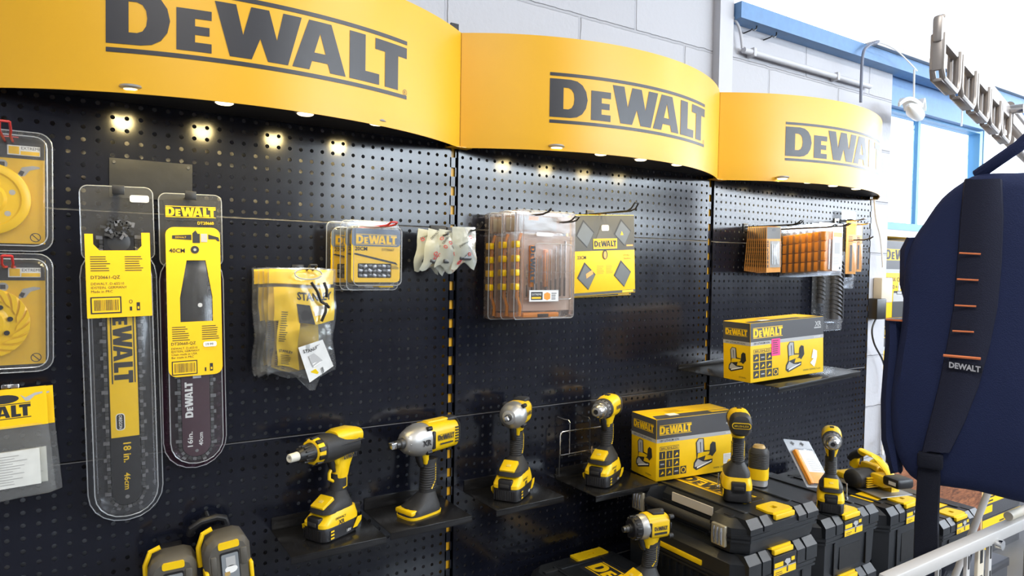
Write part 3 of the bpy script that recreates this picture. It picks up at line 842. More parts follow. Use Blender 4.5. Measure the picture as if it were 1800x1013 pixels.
# --- crumpled bags with yellow tops
PRINTY = pm('bag_yellow', (0.95, 0.66, 0.01), .4)
def crumple(seed, W, H, amp):
    rnd = random.Random(seed); ph = [rnd.uniform(0, 6) for _ in range(8)]
    def f(q):
        x, z = q.x/W, -q.z/H
        d = amp*(math.sin(9*x+ph[0]+3*z)*.4+math.sin(13*z+ph[1]+4*x)*.4+math.sin(23*x-17*z+ph[2])*.25+math.sin(31*z+11*x+ph[5])*.2)*(.25+z)
        belly = -.016*math.sin(PI*min(max(z, 0), 1))*math.cos(PI*x*.9)
        return Vector((q.x+.004*math.sin(11*z+ph[3])*z, q.y+d+belly, q.z+.010*z*math.sin(7*x+ph[4])))
    return f
def glove_bag(label, x, y, z, seed, full):
    r = root('safety_glasses_bag', label, 'bag', (x, y, z), group='bags with yellow tops', ry=.012*seed-.02)
    W = .148; H = .235
    wf = crumple(seed, W, H, .006)
    def grid(mb, x0, x1, z0, z1, mat, nx, nz, off):
        vs = [(x0+(x1-x0)*i/nx, off, z0+(z1-z0)*j/nz) for j in range(nz+1) for i in range(nx+1)]
        mb.add(vs, [(j*(nx+1)+i, j*(nx+1)+i+1, (j+1)*(nx+1)+i+1, (j+1)*(nx+1)+i) for j in range(nz) for i in range(nx)], mat)
    b = MB(); b.warp = wf
    grid(b, -W/2, W/2, -H, 0, FILM, 14, 22, -.004); grid(b, -W/2, W/2, -H, 0, FILM, 14, 22, .004)
    b.done('clear_bag', r)
    c = MB(); c.warp = wf
    grid(c, -W/2+.003, W/2-.006, -.035, -.003, PRINTY, 12, 4, -.0015)
    grid(c, -W/2+.012, W/2-.004, -.118, -.043, PRINTY, 12, 8, -.0015)
    grid(c, -W/2+.022, (-W/2+.066 if full else W/2-.03), -.222, -.118, PRINTY, 5, 12, -.0015)
    F = front(0, -.0028, 0)
    c.text('STANLEY', INK, F @ TR(-.014, -.068, 0), w=.078, h=.0165, weight=.035)
    c.poly([(-.016, -.078), (.012, -.078), (.024, -.118), (-.01, -.118)], INK, F)
    c.rect(-.004, .012, -.104, -.086, PINK if full else PRINTY, F @ TR(0, 0, .0006), .002)
    c.rect(.022, .05, -.1, -.08, WHITE, F)
    c.lines(-.048, -.10, .016, 14, .005, INK, F @ TR(0, 0, .0005), .3)
    c.text('STANLEY', INK, F @ TR(-.048, -.19, .0006), w=.028, h=.006, weight=.02); c.lines(-.046, -.197, .022, 6, .004, INK, F @ TR(0, 0, .0005), .3)
    c.done('printed_insert', r)
    if full:
        l = MB(); l.warp = wf
        F = front(.03, -.009, -.20) @ RZ(.32)
        l.rect(-.028, .028, -.034, .04, PAPER, F); l.text('STANLEY', INK, F @ TR(-.02, .028, .0004), w=.04, h=.007, weight=.02)
        l.rect(-.012, .025, -.005, .02, GREYP, F @ TR(0, 0, .0003)); l.lines(-.01, .015, .03, 5, .005, WHITE, F @ TR(0, 0, .0005))
        for k in range(9): l.rect(.002+k*.0024, .003+k*.0024+.0006*(k % 2), -.03, -.016, INK, F @ TR(0, 0, .0004))
        l.poly([(-.02, -.012), (-.008, -.01), (-.004, -.022), (-.016, -.028)], PRINTY, F @ TR(0, 0, .0004)); l.done('paper_label', r)
        g = MB()      # temple arms of the glasses and the cord
        for (xa, za, xb, zb) in ((.012, -.03, .034, -.072), (.040, -.03, .046, -.062), (.034, -.072, .052, -.085), (.046, -.075, .036, -.115)):
            g.tube([(xa, -.026, za), ((xa+xb)/2+.002, -.031, (za+zb)/2), (xb, -.027, zb)], .0032, BLK, 7)
        g.tube([(.006+.03*math.cos(t*.5), -.024, -.012+.012*math.sin(t*.5)) for t in range(13)], .0016, GREYP, 5)
        g.done('glasses_arms', r)
    return r
for k, (dx, dy, lb) in enumerate([(-.016, -.026, 'clear bag with yellow top, rearmost of the crumpled hanging bags'), (-.009, -.046, 'clear bag with yellow top, second from the back of the crumpled hanging bags'), (-.003, -.064, 'clear bag with yellow top, second from the front of the crumpled hanging bags'), (.002, -.090, 'front crumpled clear bag with yellow top, black eyewear arms and white label')]):
    glove_bag(lb, -.422+dx, dy, 1.490, k, k == 3)
# twisted tail of film under them
r = root('film_scrap', 'twisted tail of clear film dangling below the crumpled yellow-topped bags', 'film', (-.40, -.07, 1.262))
a = MB()
a.loft([[(-.04, 0, .0), (.03, -.008, .004), (.032, .004, .0), (-.03, .008, 0)], [(-.025, -.004, -.018), (.024, -.012, -.014), (.024, .002, -.014), (-.02, .006, -.018)], [(.002, -.004, -.046), (.014, -.006, -.046), (.014, .0, -.046), (.002, .004, -.046)]], FILM)
a.done('tail', r)
hook('black wire hook end above the crumpled yellow-topped bags', (551, 466), 0, -.12, WIREM, True)

# --- spare saw chain packs
def chain_pack(label, x, y, z):
    r = root('saw_chain_pack', label, 'tool pack', (x, y, z), group='20 cm saw chain packs')
    W = .062; H = .158
    c = MB(); F = front(0, -.0145, 0)
    win = rrect(-.041, .040, -.130, -.097, .003, 3)
    c.prism([rrect(-W+.006, W-.001, -H+.018, -.018, .010, 4), win[::-1]], .0125, .0135, CARTON, front(0, 0, 0))
    c.rect(-W+.0062, W-.0012, -.058, -.0182, pm('slate_print', (.13, .17, .24), .5), F @ TR(0, 0, .0002), .008)
    c.logo(.098, CARTON, F @ TR(-.046, -.052, .0006), CARTON, capfrac=.19)
    c.text('20CM', INK, F @ TR(-.048, -.068, 0), h=.0085, weight=.02); c.text('DT20667', INK, F @ TR(.016, -.068, 0), h=.0055)
    c.poly([(-.052, -.076), (-.046, -.074), (.05, -.094), (.056, -.1), (.048, -.098), (-.046, -.078)], INK, F)
    c.lines(.04, -.103, .018, 3, .003, INK, F, .4)
    c.done('card', r)
    s = MB(); s.box(-.040, .039, -.009, -.004, -.129, -.098, BLK)
    for i in range(7):
        for j in range(3):
            s.box(-.0055, .0055, -.004, .0, -.004, .004, CHAINM if (i+j) % 2 else DSTEEL, .001, TR(-.034+i*.0113, -.0085, -.104-j*.0105+random.uniform(-.001, .001)) @ RY(random.uniform(-.5, .5)))
    s.done('saw_chain', r)
    b = MB(); loft_rr(b, -W, W, -H, 0, .012, [(0, .001), (0, -.001)], CLEAR, True, True)
    loft_rr(b, -W+.010, W+.004, -H+.010, -.012, .012, [(0, -.001), (.001, -.014), (.004, -.017)], CLEAR)
    rimline(b, -W, W, -H, 0, .012, 0); rimline(b, -W+.011, W+.003, -H+.011, -.013, .012, -.014)
    b.rect(-.02, 0, -H+.006, -H+.009, GREYP, front(0, -.002, 0)); b.rect(.015, .05, -H+.006, -H+.010, CARTON, front(0, -.002, 0))
    b.done('blister', r)
    return r
cpk = chain_pack('clear 20 cm saw chain pack, rearmost of three on the red hook', -.291, -.045, 1.598)
dup(cpk, (-.272, -.085, 1.600), 'clear 20 cm saw chain pack, middle of three on the red hook')
dup(cpk, (-.264, -.105, 1.600), 'clear 20 cm saw chain pack, front of three on the red hook')
hook('red wire hook through the saw chain packs', (693, 391), 0, -.185, RED, True, tip=.006)

# --- sachets
def sachet(label, x, y, z, rot, seed):
    r = root('milky_sachet', label, 'sachet', (x, y, z), group='milky sachets on the black hooks', ry=rot)
    rnd = random.Random(seed); W = .066; H = .098
    a = MB(); a.warp = crumple(seed+20, W, H, .0012)
    nx, nz = 8, 10
    for off in (-.0035, .0035):
        vs = [(-W/2+W*i/nx, off*math.sin(PI*min(max(i/nx, .05), .95)), -H*j/nz) for j in range(nz+1) for i in range(nx+1)]
        a.add(vs, [(j*(nx+1)+i, j*(nx+1)+i+1, (j+1)*(nx+1)+i+1, (j+1)*(nx+1)+i) for j in range(nz) for i in range(nx)], SACHM)
    F = front(0, -.0052, 0)
    for k in range(7):
        T = F @ TR(rnd.uniform(-.028, .014), rnd.uniform(-.09, -.012), 0) @ RZ(rnd.uniform(-.3, 1.3))
        if k % 2: a.text('DEWALT', INK, T, h=.0048, weight=.02)
        else: a.poly([ellipse(0, 0, .0045, .0045, 12), ellipse(0, 0, .0028, .0028, 12)[::-1]], RED, T)
    a.done('film', r)
    b = MB(); b.box(-.017, .017, -.012, -.006, -.083, -.072, DSTEEL, .003); b.box(-.012, .012, -.012, -.006, -.070, -.045, GREYP, .003); b.done('fastener', r)
    return r
sachet('milky printed sachet, leftmost and tilted, beside the middle upright', -.093, -.052, 1.588, .12, 1)
sachet('milky printed sachet, second from the left, behind the black prong', -.075, -.072, 1.586, .20, 2)
sachet('milky printed sachet, third from the left, tilted behind the front one', -.052, -.085, 1.588, .10, 3)
sachet('milky printed sachet hanging upright in front, rightmost of four', -.024, -.1, 1.598, -.015, 4)
hook('black wire hook carrying the three rear sachets', (788, 411), 0, -.115, WIREM, tip=.004)
hook('black wire hook carrying the front sachet beside the clear cases', (848, 391), 0, -.16, WIREM, tip=.018)
p0 = aty(757, 396, -.004)
r = root('price_tag_holder', 'small dark tag holder on the seam behind the sachets', 'tag', (p0.x, -.001, p0.z)); a = MB(); a.box(0, .045, -.004, 0, -.035, 0, GRY, .001); a.done('tag', r)

# --- clear drill-bit organisers
def organiser(label, x, y, z):
    r = root('drill_bit_case', label, 'case', (x, y, z), group='clear drill bit cases')
    W = .195; H = .283; x0, x1 = 0, W
    b = MB()
    loft_rr(b, x0, x1, -H, 0, .010, [(.002, .014), (0, .010), (0, -.010), (.002, -.015)], ORGCLR, True, True)
    rimline(b, x0, x1, -H, 0, .010, -.012, .0014); rimline(b, x0+.06, x1-.012, -.232, -.085, .01, -.018)
    for z_ in (-.075, -.16, -.23): b.tube([(x0+.03, -.0155, z_), (x1-.01, -.0155, z_)], .0012, ORGCLR, 5)
    loft_rr(b, x0+.06, x1-.012, -.232, -.085, .01, [(0, -.015), (.002, -.0185)], ORGCLR, False, True)
    b.done('shell', r)
    e = MB()      # edge profile, catches the light like the thick rims of the real case
    for xx in (x0+.008, x0+.024): e.tube([(xx, -.0145, -.012), (xx, -.0145, -H+.012)], .0016, ORGCLR, 6)
    e.tube([(x0+.022, -.008, -.060), (x0+.012, -.008, -.085), (x0+.012, -.008, -.225), (x0+.022, -.008, -.25), (x0+.02, -.008, -.275)], .0042, ORG, 8)
    e.box(x0+.03, x1-.05, -.012, .006, -H+.004, -H+.016, ORG, .002); e.box(x0+.075, x0+.11, -.0135, -.011, -H+.004, -H+.013, BLK, .001)
    e.done('hinge_strip', r)
    for k in range(4):
        c = MB(); zz = -.083-.035*k if k < 2 else -.160-.036*(k-2)
        zz = -.080-.0365*k
        c.box(x0+.002, x0+.014, -.0165, .010, zz-.018, zz, YEL, .003); c.done('clip', r)
    i = MB(); i.box(x0+.032, x1-.004, .004, .010, -H+.02, -.062, pm('bit_tray', (.62, .50, .43), .5)); i.box(x0+.012, x1-.006, .002, .006, -.054, -.010, pm('card_insert', (.42, .34, .30), .5))
    i.box(x0+.055, x0+.065, -.006, .004, -.20, -.09, ORG, .002); i.box(x0+.10, x0+.112, -.006, .004, -.2, -.1, ORG, .002)
    F = front(0, -.001, 0)
    i.rect(x0+.02, x0+.14, -.05, -.015, pm('photo_print', (.45, .47, .5), .4), F); i.rect(x0+.05, x0+.08, -.024, -.014, ORG, F @ TR(0, 0, .0004))
    i.done('tray', r)
    for k in range(9):
        d = MB(); xx = x0+.045+.0155*k; rr = .0022+.0003*(k % 5); L = .085+.008*k
        d.cyl((xx, -.003, -.225), (xx, -.003, -.225+L*.35), rr, DSTEEL, n=8)
        d.cyl((xx, -.003, -.225+L*.35), (xx, -.003, -.225+L), rr*1.1, STEEL, n=8)
        for q in range(6): d.lathe([(-.001, rr*1.1), (0, rr*1.45), (.001, rr*1.1)], STEEL, TR(xx, -.003, -.225+L*(.42+.09*q)) @ RY(-PI/2+.5), 8)
        d.done('drill_bit', r)
    l = MB(); F = front(x0, -.0190, 0)
    l.rect(.042, .138, -.238, -.207, GREYP, F); l.rect(.0435, .1365, -.2365, -.2085, WHITE, F @ TR(0, 0, .0003))
    l.rect(.048, .085, -.233, -.212, INK, F @ TR(0, 0, .0006)); l.text('EXTREME', WHITE, F @ TR(.051, -.221, .0009), h=.005); l.rect(.05, .08, -.23, -.225, CARTON, F @ TR(0, 0, .0009))
    l.poly([(.09, -.23), (.1, -.234), (.11, -.23), (.11, -.217), (.1, -.213), (.09, -.217)], ORG, F @ TR(0, 0, .0006)); l.lines(.114, -.217, .018, 4, .005, INK, F @ TR(0, 0, .0006))
    l.done('label', r)
    l = MB(); l.logo(.098, INK, F @ TR(.044, -.093, .0002) @ RZ(-PI/2), capfrac=.16); l.done('lettering', r)
    l = MB(); l.rect(.062, .115, -.066, -.056, WHITE, F @ TR(0, 0, .0003), .004); l.done('price_sticker', r)
    return r
og = organiser('clear drill bit case with orange clips, rearmost of three overlapping', .082, -.035, 1.643)
dup(og, (.095, -.078, 1.646), 'clear drill bit case with orange clips, middle of three overlapping')
dup(og, (.108, -.120, 1.648), 'front clear drill bit case with orange clips and white label, of three overlapping')
hook('black wire hook above the front clear drill bit case, left prong', (969, 367), 0, -.185, WIREM)
hook('black looped hook between the clear cases and the flat blade box', (1015, 381), 0, -.185, WIREM, True)

# --- flat 23 cm blade boxes
def blade_box(label, x, y, z, ry):
    r = root('saw_blade_box', label, 'box', (x, y, z), group='flat saw blade boxes', ry=ry)
    W = .244; H = .236; D = .010
    c = MB(); c.box(0, W, -D, 0, -H, 0, CARTON, .0015)
    F = front(0, -D-.0004, 0)
    DK = pm('charcoal_print', (.06, .058, .05), .45)
    c.rect(.001, W-.001, -.105, -.001, DK, F)
    dia = lambda cx, cz, s: [(cx-s*.85, cz-.004), (cx-.006, cz+s), (cx+s*.85, cz+.004), (cx+.006, cz-s)]
    for cx, cz in ((.05, -.055), (.195, -.052), (.052, -.178), (.192, -.176)):
        c.poly(dia(cx, cz, .041), INK, F @ TR(0, 0, .0003)); c.poly(dia(cx+.001, cz-.002, .036), pm('blade_grey', (.10, .10, .095), .35, .6), F @ TR(0, 0, .0006))
    c.poly([(.052, -.185), (.078, -.172), (.074, -.160), (.05, -.172)], ORGCARD, F @ TR(0, 0, .0009))
    c.poly([(.186, -.06), (.198, -.06), (.192, -.048)], CARTON, F @ TR(0, 0, .0009))
    c.poly([(.112, -.028), (.142, -.028), (.168, -.078), (.172, -.098), (.082, -.098), (.088, -.078)], pm('charcoal_flap', (.075, .07, .055), .4), F @ TR(0, 0, .0008))
    c.rect(.080, .172, -.100, -.070, CARTON, F @ TR(0, 0, .0011)); c.logo(.086, INK, F @ TR(.083, -.093, .0014), INK, capfrac=.19)
    c.text('23CM', INK, F @ TR(.020, -.128, .0003), h=.0095, weight=.02)
    c.poly(ellipse(.124, -.117, .010, .014, 18), INK, F @ TR(0, 0, .0012)); c.poly(ellipse(.124, -.118, .006, .011, 14), ORGCARD, F @ TR(0, 0, .0015))
    c.text('DT1952', INK, F @ TR(.198, -.123, .0003), h=.005); c.text('23x30mm', INK, F @ TR(.198, -.133, .0003), h=.005)
    for xx in (.092, .128): c.lines(xx, -.15, .028, 6, .0045, pm('ochre_print', (.45, .28, .01), .5), F @ TR(0, 0, .0003), .3)
    c.rect(.002, W-.002, -H+.002, -H+.010, DK, F @ TR(0, 0, .0003)); c.rect(.19, .235, -H+.003, -H+.009, CARTON, F @ TR(0, 0, .0006)); c.rect(.21, .236, -.094, -.089, ORGCARD, F @ TR(0, 0, .0006))
    c.done('carton', r)
    s = MB(); s.rect(.112, .14, -.047, -.030, WHITE, front(0, -D-.0022, 0), .004); s.done('price_sticker', r)
    return r
bb = blade_box('flat yellow and black saw blade box, rear one peeking out below', .352, -.026, 1.648, -.03)
dup(bb, (.350, -.042, 1.652), 'flat yellow and black saw blade box with four diamond windows, front one', group='flat saw blade boxes').rotation_euler.y = -.05
hook('long black looped hook rising in front of the flat blade box', (1119, 357), 0, -.20, WIREM, True, tip=.02)

# --- jigsaw blade cards on the right bay
def blade_card(label, x, y, z, ry):
    r = root('jigsaw_blade_card', label, 'blade pack', (x, y, z), group='jigsaw blade cards', ry=ry)
    W = .078; H = .157
    c = MB(); c.box(0, W, -.0016, 0, -H, 0, ORGCARD, .0006)
    F = front(0, -.002, 0)
    c.rect(.002, W-.002, -.042, -.002, pm('slate_grey_print', (.14, .145, .15), .45), F)
    c.text('BLADES', INK, F @ TR(.0025, -.052, .0002) @ RZ(-PI/2), w=.09, h=.009)
    c.rect(.018, W-.004, -.14, -.05, GREYP, F); c.poly(ellipse(W/2, -.012, .010, .005, 14), WIREM, F @ TR(0, 0, .0003))
    for k in range(7): c.rect(-.004, -.0002, -.055-k*.014, -.047-k*.014, INK, F @ TR(.009, 0, .0003))
    c.done('card', r)
    b = MB(); loft_rr(b, .02, W-.002, -.142, -.048, .006, [(0, -.0016), (.001, -.0062), (.003, -.0072)], CLEAR); b.done('blister', r)
    s = MB()
    for k in range(5): s.box(.027+k*.0085, .031+k*.0085, -.0045, -.0035, -.13, -.06, STEEL)
    s.done('jigsaw_blades', r)
    return r
N = 11; first = None
nm = ['rearmost', 'second from the back', 'third from the back', 'fourth from the back', 'fifth from the back', 'middle one', 'fifth from the front', 'fourth from the front', 'third from the front', 'second from the front', 'front one']
for k in range(N):
    t = k/(N-1)
    loc = (1.168-.033*t, -.022-.1*t, 1.656-.004*t); lb = 'orange jigsaw blade card, '+nm[k]+' of the row on its hook'
    if first is None: first = blade_card(lb, *loc, .10)
    else: dup(first, loc, lb).rotation_euler.y = .10-.13*t
hook('black wire hook through the row of orange blade cards', (1410, 388), 0, -.225, WIREM, True, tip=.012)

def bit_pack(label, x, y, z):
    r = root('orange_bit_pack', label, 'tool pack', (x, y, z), group='orange drill bit packs')
    W = .145; H = .185
    b = MB()
    loft_rr(b, 0, W, -H, 0, .005, [(0, .001), (0, -.001)], CLEAR, True, True)
    loft_rr(b, .003, W-.035, -H+.006, -.022, .006, [(0, -.001), (.001, -.020), (.003, -.022)], CLEAR)
    b.done('blister', r)
    o = MB()
    for k in range(4): o.box(.008, .024, -.018, -.003, -.170+.035*k, -.137+.035*k, ORG, .003)
    o.box(.026, .10, -.012, -.003, -.172, -.03, pm('orange_clear_holder', (.95, .42, .10), .25), .003)
    o.done('holder', r)
    d = MB()
    for k in range(4): d.cyl((.04+k*.016, -.015, -.165), (.04+k*.016, -.015, -.06), .0035, STEEL, n=8)
    d.done('drill_bits', r)
    c = MB(); F = front(0, -.0245, 0)
    c.rect(.045, .105, -.17, -.03, pm('pale_print', (.62, .62, .64), .4), F); c.rect(.05, .1, -.05, -.035, ORG, F @ TR(0, 0, .0003))
    c.rect(.058, .09, -.11, -.07, GREYP, F @ TR(0, 0, .0003)); c.poly(ellipse(.092, -.16, .005, .005, 12), INK, F @ TR(0, 0, .0003)); c.lines(.05, -.125, .04, 6, .005, GREYP, F @ TR(0, 0, .0003))
    c.done('card', r)
    return r
first = None
for k in range(7):
    t = k/6
    loc = (1.378-.027*t, -.006-.172*t, 1.664+.011*t)
    lb = 'clear pack with orange bit holder, '+['rearmost', 'second from the back', 'third from the back', 'middle one', 'third from the front', 'second from the front', 'front one with grey label'][k]+' of seven'
    if first is None: first = bit_pack(lb, *loc)
    else: dup(first, loc, lb)
hook('black looped hook in front of the orange bit packs, left of two loops', (1470, 395), 0, -.235, WIREM, True, tip=.008)
hook('black looped hook in front of the orange bit packs, right of two loops', (1494, 393), 0, -.235, WIREM, True, tip=.008)

def long_bit(label, u0, u1, v0, v1, y):
    a0 = aty(u0, v0, y); a1 = aty(u1, v1, y)
    W = a1.x-a0.x; H = a0.z-a1.z+.16
    r = root('long_drill_bit_pack', label, 'tool pack', (a0.x, y, a0.z+.16), group='long drill bit packs')
    b = MB(); loft_rr(b, 0, W, -H, 0, .006, [(0, .001), (0, -.001)], CLEAR, True, True)
    loft_rr(b, W*.2, W*.8, -H+.03, -.05, .01, [(0, -.001), (.002, -.022), (.005, -.025)], CLEAR)
    for x in (W*.2, W*.8): b.poly([ellipse(x, -H+.014, .006, .006, 12), ellipse(x, -H+.014, .0045, .0045, 12)[::-1]], GREYP, front(0, -.0015, 0))
    b.done('blister', r)
    d = MB(); d.cyl((W/2, -.012, -H+.045), (W/2, -.012, -.07), W*.17, pm('bit_grey', (.16, .16, .17), .35, .7), n=12)
    for k in range(14): d.lathe([(-.004, W*.17), (0, W*.22), (.004, W*.17)], DSTEEL, TR(W/2, -.012, -H+.06+.016*k) @ RY(-PI/2+.6), 10)
    d.done('drill_bit', r)
    return r
long_bit('long clear pack with thick grey drill bit hanging lowest below the orange packs', 1449, 1479, 490, 580, -.048)
long_bit('clear pack with grey drill bit hanging just left of the longest one', 1428, 1449, 490, 553, -.014)
long_bit('short clear pack with grey bits behind the right end of the orange packs', 1478, 1500, 440, 507, -.02)
def strip_pack(label, u0, u1, v0, v1, y, colr, wcol):
    a0 = aty(u0, v0, y); a1 = aty(u1, v1, y); W = a1.x-a0.x; H = a0.z-a1.z
    r = root('narrow_bit_pack', label, 'tool pack', (a0.x, y, a0.z))
    c = MB(); c.box(0, W, -.002, 0, -H, 0, colr, .001); F = front(0, -.0024, 0)
    c.rect(W*.15, W*.85, -H*.25, -H*.04, wcol, F); c.rect(W*.35, W*.6, -H*.95, -H*.45, INK, F); c.lines(W*.2, -H*.3, W*.5, 4, .006, INK, F); c.done('card', r)
    b = MB(); loft_rr(b, W*.25, W*.75, -H*.97, -H*.4, .004, [(0, -.002), (.002, -.012), (.004, -.014)], CLEAR); b.done('blister', r)
strip_pack('narrow orange-brown bit pack with yellow top right of the orange packs', 1488, 1503, 388, 482, -.06, ORGCARD, CARTON)
strip_pack('narrow brown bit pack with white top near the right end of the boards', 1504, 1513, 392, 478, -.03, ORGCARD, WHITE)
hook('thin grey wire hook above the narrow bit packs, upper one', (1521, 384), 0, -.12, CHROME, True, tip=.006, rad=.0016)
hook('thin grey wire hook above the narrow bit packs, lower one', (1527, 392), 0, -.10, CHROME, True, tip=.006, rad=.0016)
hook('bare black wire hook nearest the right end of the boards', (1535, 416), 0, -.14, WIREM, tip=.012)

# ================================================================ cartons with jigsaw pictures
def jigsaw_art(mb, T, s):
    def P(l, mat, k): mb.poly([(x*s, y*s) for x, y in l], mat, T @ TR(0, 0, .0003*k))
    P([(-.30, -.50), (.42, -.30), (.44, -.16), (.05, -.18), (.12, .0), (.34, -.02), (.42, -.08), (.60, .10), (.56, .42), (.42, .46), (.32, .36), (.30, .16), (.06, .18), (.02, .62), (-.22, .64), (-.34, .50), (-.30, -.06), (-.42, -.22), (-.44, -.40)], INK, 1)
    P([(-.26, .12), (.0, .12), (-.02, .60), (-.20, .61), (-.29, .50)], GREYP, 2)
    P([(-.27, -.08), (.26, .02), (.30, .12), (.04, .13), (-.24, .10)], YEL, 2)
    P([(.34, .08), (.48, .0), (.56, .12), (.52, .38), (.42, .42), (.36, .34)], GRY, 2)
    P([(-.38, -.38), (.36, -.26), (.0, -.22), (-.24, -.1), (-.36, -.24)], GREYP, 2)
    P([(-.28, -.44), (.38, -.25), (.38, -.21), (-.28, -.38)], WHITE, 3)
    P([(-.16, .5), (-.12, .14), (-.1, .14), (-.12, .5)], INK, 3)
def tool_carton(label, corner, rz, w, d, h, sticker, label_w):
    """origin = front left bottom corner; x along the front, y into the depth"""
    r = root('jigsaw_carton', label, 'box', corner, rz, group='jigsaw cartons')
    c = MB(); c.box(0, w, 0, d, 0, h, CARTON, .0025)
    DK = pm('carton_charcoal', (.075, .075, .082), .4)
    F = front(0, -.0004, 0)
    z1 = h*.68; z0 = h*.62
    c.poly([(.001, z1), (w-.001, z1), (w-.001, h-.001), (.001, h-.001)], DK, F)
    c.poly([(.001, z0), (w-.001, z0), (w-.001, z1), (.001, z1)], GREYP, F)
    c.logo(w*.385, CARTON, F @ TR(w*.035, h*.755, .0003), CARTON, capfrac=.2)
    c.text('18V LITHIUM ION', INK, F @ TR(w*.04, z0+h*.012, .0003), h=h*.035, weight=.01)
    c.text('XR', GREYP, F @ TR(w*.87, h*.84, .0003), h=h*.085, weight=.03); c.rect(w*.86, w*.96, h*.80, h*.825, GREYP, F @ TR(0, 0, .0003))
    c.text('DCS335N', WHITE, F @ TR(w*.86, z0+h*.015, .0003), h=h*.028)
    c.rect(w*.04, w*.27, h*.49, h*.555, INK, F); c.rect(w*.045, w*.265, h*.497, h*.548, CARTON, F @ TR(0, 0, .0003)); c.text('BRUSHLESS', INK, F @ TR(w*.055, h*.503, .0006), w=w*.20, h=h*.038, weight=.02)
    for i in range(3):
        for j in range(3):
            x = w*(.035+.085*i); z = h*(.07+.14*j); s = w*.072
            c.rect(x, x+s, z, z+h*.125, INK, F)
            q = random.random()
            if q < .35: c.rect(x+s*.45, x+s*.55, z+h*.02, z+h*.10, CARTON, F @ TR(0, 0, .0003))
            elif q < .7: c.poly([(x+s*.2, z+h*.03), (x+s*.8, z+h*.05), (x+s*.6, z+h*.09)], CARTON, F @ TR(0, 0, .0003))
            else: c.rect(x+s*.2, x+s*.8, z+h*.05, z+h*.07, GREYP, F @ TR(0, 0, .0003))
    x = w*.29; c.rect(x, x+w*.072, h*.07, h*.195, INK, F); c.poly([ellipse(x+w*.036, h*.133, w*.028, h*.048, 18), ellipse(x+w*.036, h*.133, w*.02, h*.034, 18)[::-1]], CARTON, F @ TR(0, 0, .0003))
    jigsaw_art(c, F @ TR(w*.57, h*.32, 0), h*.46)
    c.text('WWW. DEWALT.com', INK, F @ TR(w*.70, h*.07, .0003), w=w*.25, h=h*.03)
    if label_w: c.rect(w*.83, w*.99, h*.13, h*.30, WHITE, F @ TR(0, 0, .0003)); c.lines(w*.84, h*.275, w*.12, 7, h*.02, GREYP, F @ TR(0, 0, .0006), .35)
    L = leftf(-.0004, 0, 0)           # local x runs from the back edge to the front edge
    c.poly([(-d+.001, z1), (-.001, z1), (-.001, h-.001), (-d+.001, h-.001)], DK, L); c.poly([(-d+.001, z0), (-.001, z0), (-.001, z1), (-d+.001, z1)], GREYP, L)
    c.logo(d*.8, CARTON, L @ TR(-d*.9, h*.78, .0003), CARTON, capfrac=.2)
    c.text('18V LITHIUM ION', INK, L @ TR(-d*.9, z0+h*.012, .0003), w=d*.72, h=h*.03)
    jigsaw_art(c, L @ TR(-d*.52, h*.33, 0), d*.62)
    c.text('DCS335N', INK, L @ TR(-d*.4, h*.06, .0003), h=h*.025)
    T = topf(0, 0, h+.0004)
    c.poly([(.001, .001), (w-.001, .001), (w-.001, d*.33), (w*.05, d*.33)], DK, T); c.rect(w*.72, w*.96, d*.12, d*.28, CARTON, T @ TR(0, 0, .0003))
    c.rect(w*.22, w*.34, d*.2, d*.42, WHITE, T @ TR(0, 0, .0003)); c.lines(w*.3, d*.7, w*.2, 4, d*.06, pm('ochre_print', (.45, .28, .01), .5), T)
    c.poly([(.001, d*.49), (w-.001, d*.49), (w-.001, d*.5), (.001, d*.5)], pm('carton_seam', (.5, .32, .01), .6), T)
    c.done('carton', r)
    if sticker:
        s = MB(); G = front(0, -.0012, 0); s.rect(w*.27, w*.385, h*.41, h*.70, PINK, G); s.lines(w*.285, h*.66, w*.08, 7, h*.035, INK, G @ TR(0, 0, .0004), .35); s.done('pink_sticker', r)
        s = MB(); s.poly([(w*.80, h*.20), (w*.85, h*.27), (w*.82, h*.28), (w*.845, h*.44), (w*.90, h*.40), (w*.90, h*.30), (w*.88, h*.19), (w*.86, h*.12)], WHITE, G); s.done('torn_paper', r)
    return r
JC = atz(1321, 673, 1.168)
tool_carton('yellow and charcoal jigsaw carton with pink sticker, up on the wall tray', (.8066, -.3264, 1.1735), -.077, .322, .105, .175, True, False).rotation_euler.y = -.045
BX = atz(1156, 851, .874)
tool_carton('yellow and charcoal jigsaw carton without sticker, standing on the tool case', (.590, -.172, .8765), -.14, .306, .125, .184, False, True).rotation_euler.y = -.012

# ================================================================ wall trays
def tray(label, x, z, W=.212, D=.168, lip=.03, rz=0):
    r = root('wall_tray', label, 'tray', (x, -.001, z), rz, group='black wall trays')
    a = MB(); a.box(0, W, -D, 0, -.002, 0, TRAYM, .0006); a.box(0, W, -D, -D+.002, -.016, -.001, TRAYM, .0006); a.done('shelf_plate', r)
    b = MB(); b.box(0, W, -.0022, 0, 0, lip, TRAYM, .0006); b.done('back_flange', r)
    return r
tray('black steel tray under the black-nosed screwdriver, leftmost and lowest of the trays', -.462, .886)
tray('black steel tray under the grey-nosed impact wrench, left of the middle upright', -.240, .892)
tray('black steel tray under the round-nosed impact wrench, right of the middle upright', .042, .892)
tray('black steel tray under the silver-chucked drill, beside the yellow carton', .350, .879, W=.236, D=.185)
tray('black steel tray high on the right bay under the stickered yellow carton', .855, 1.1665, W=.42, D=.385, lip=.015).rotation_euler.y = -.045

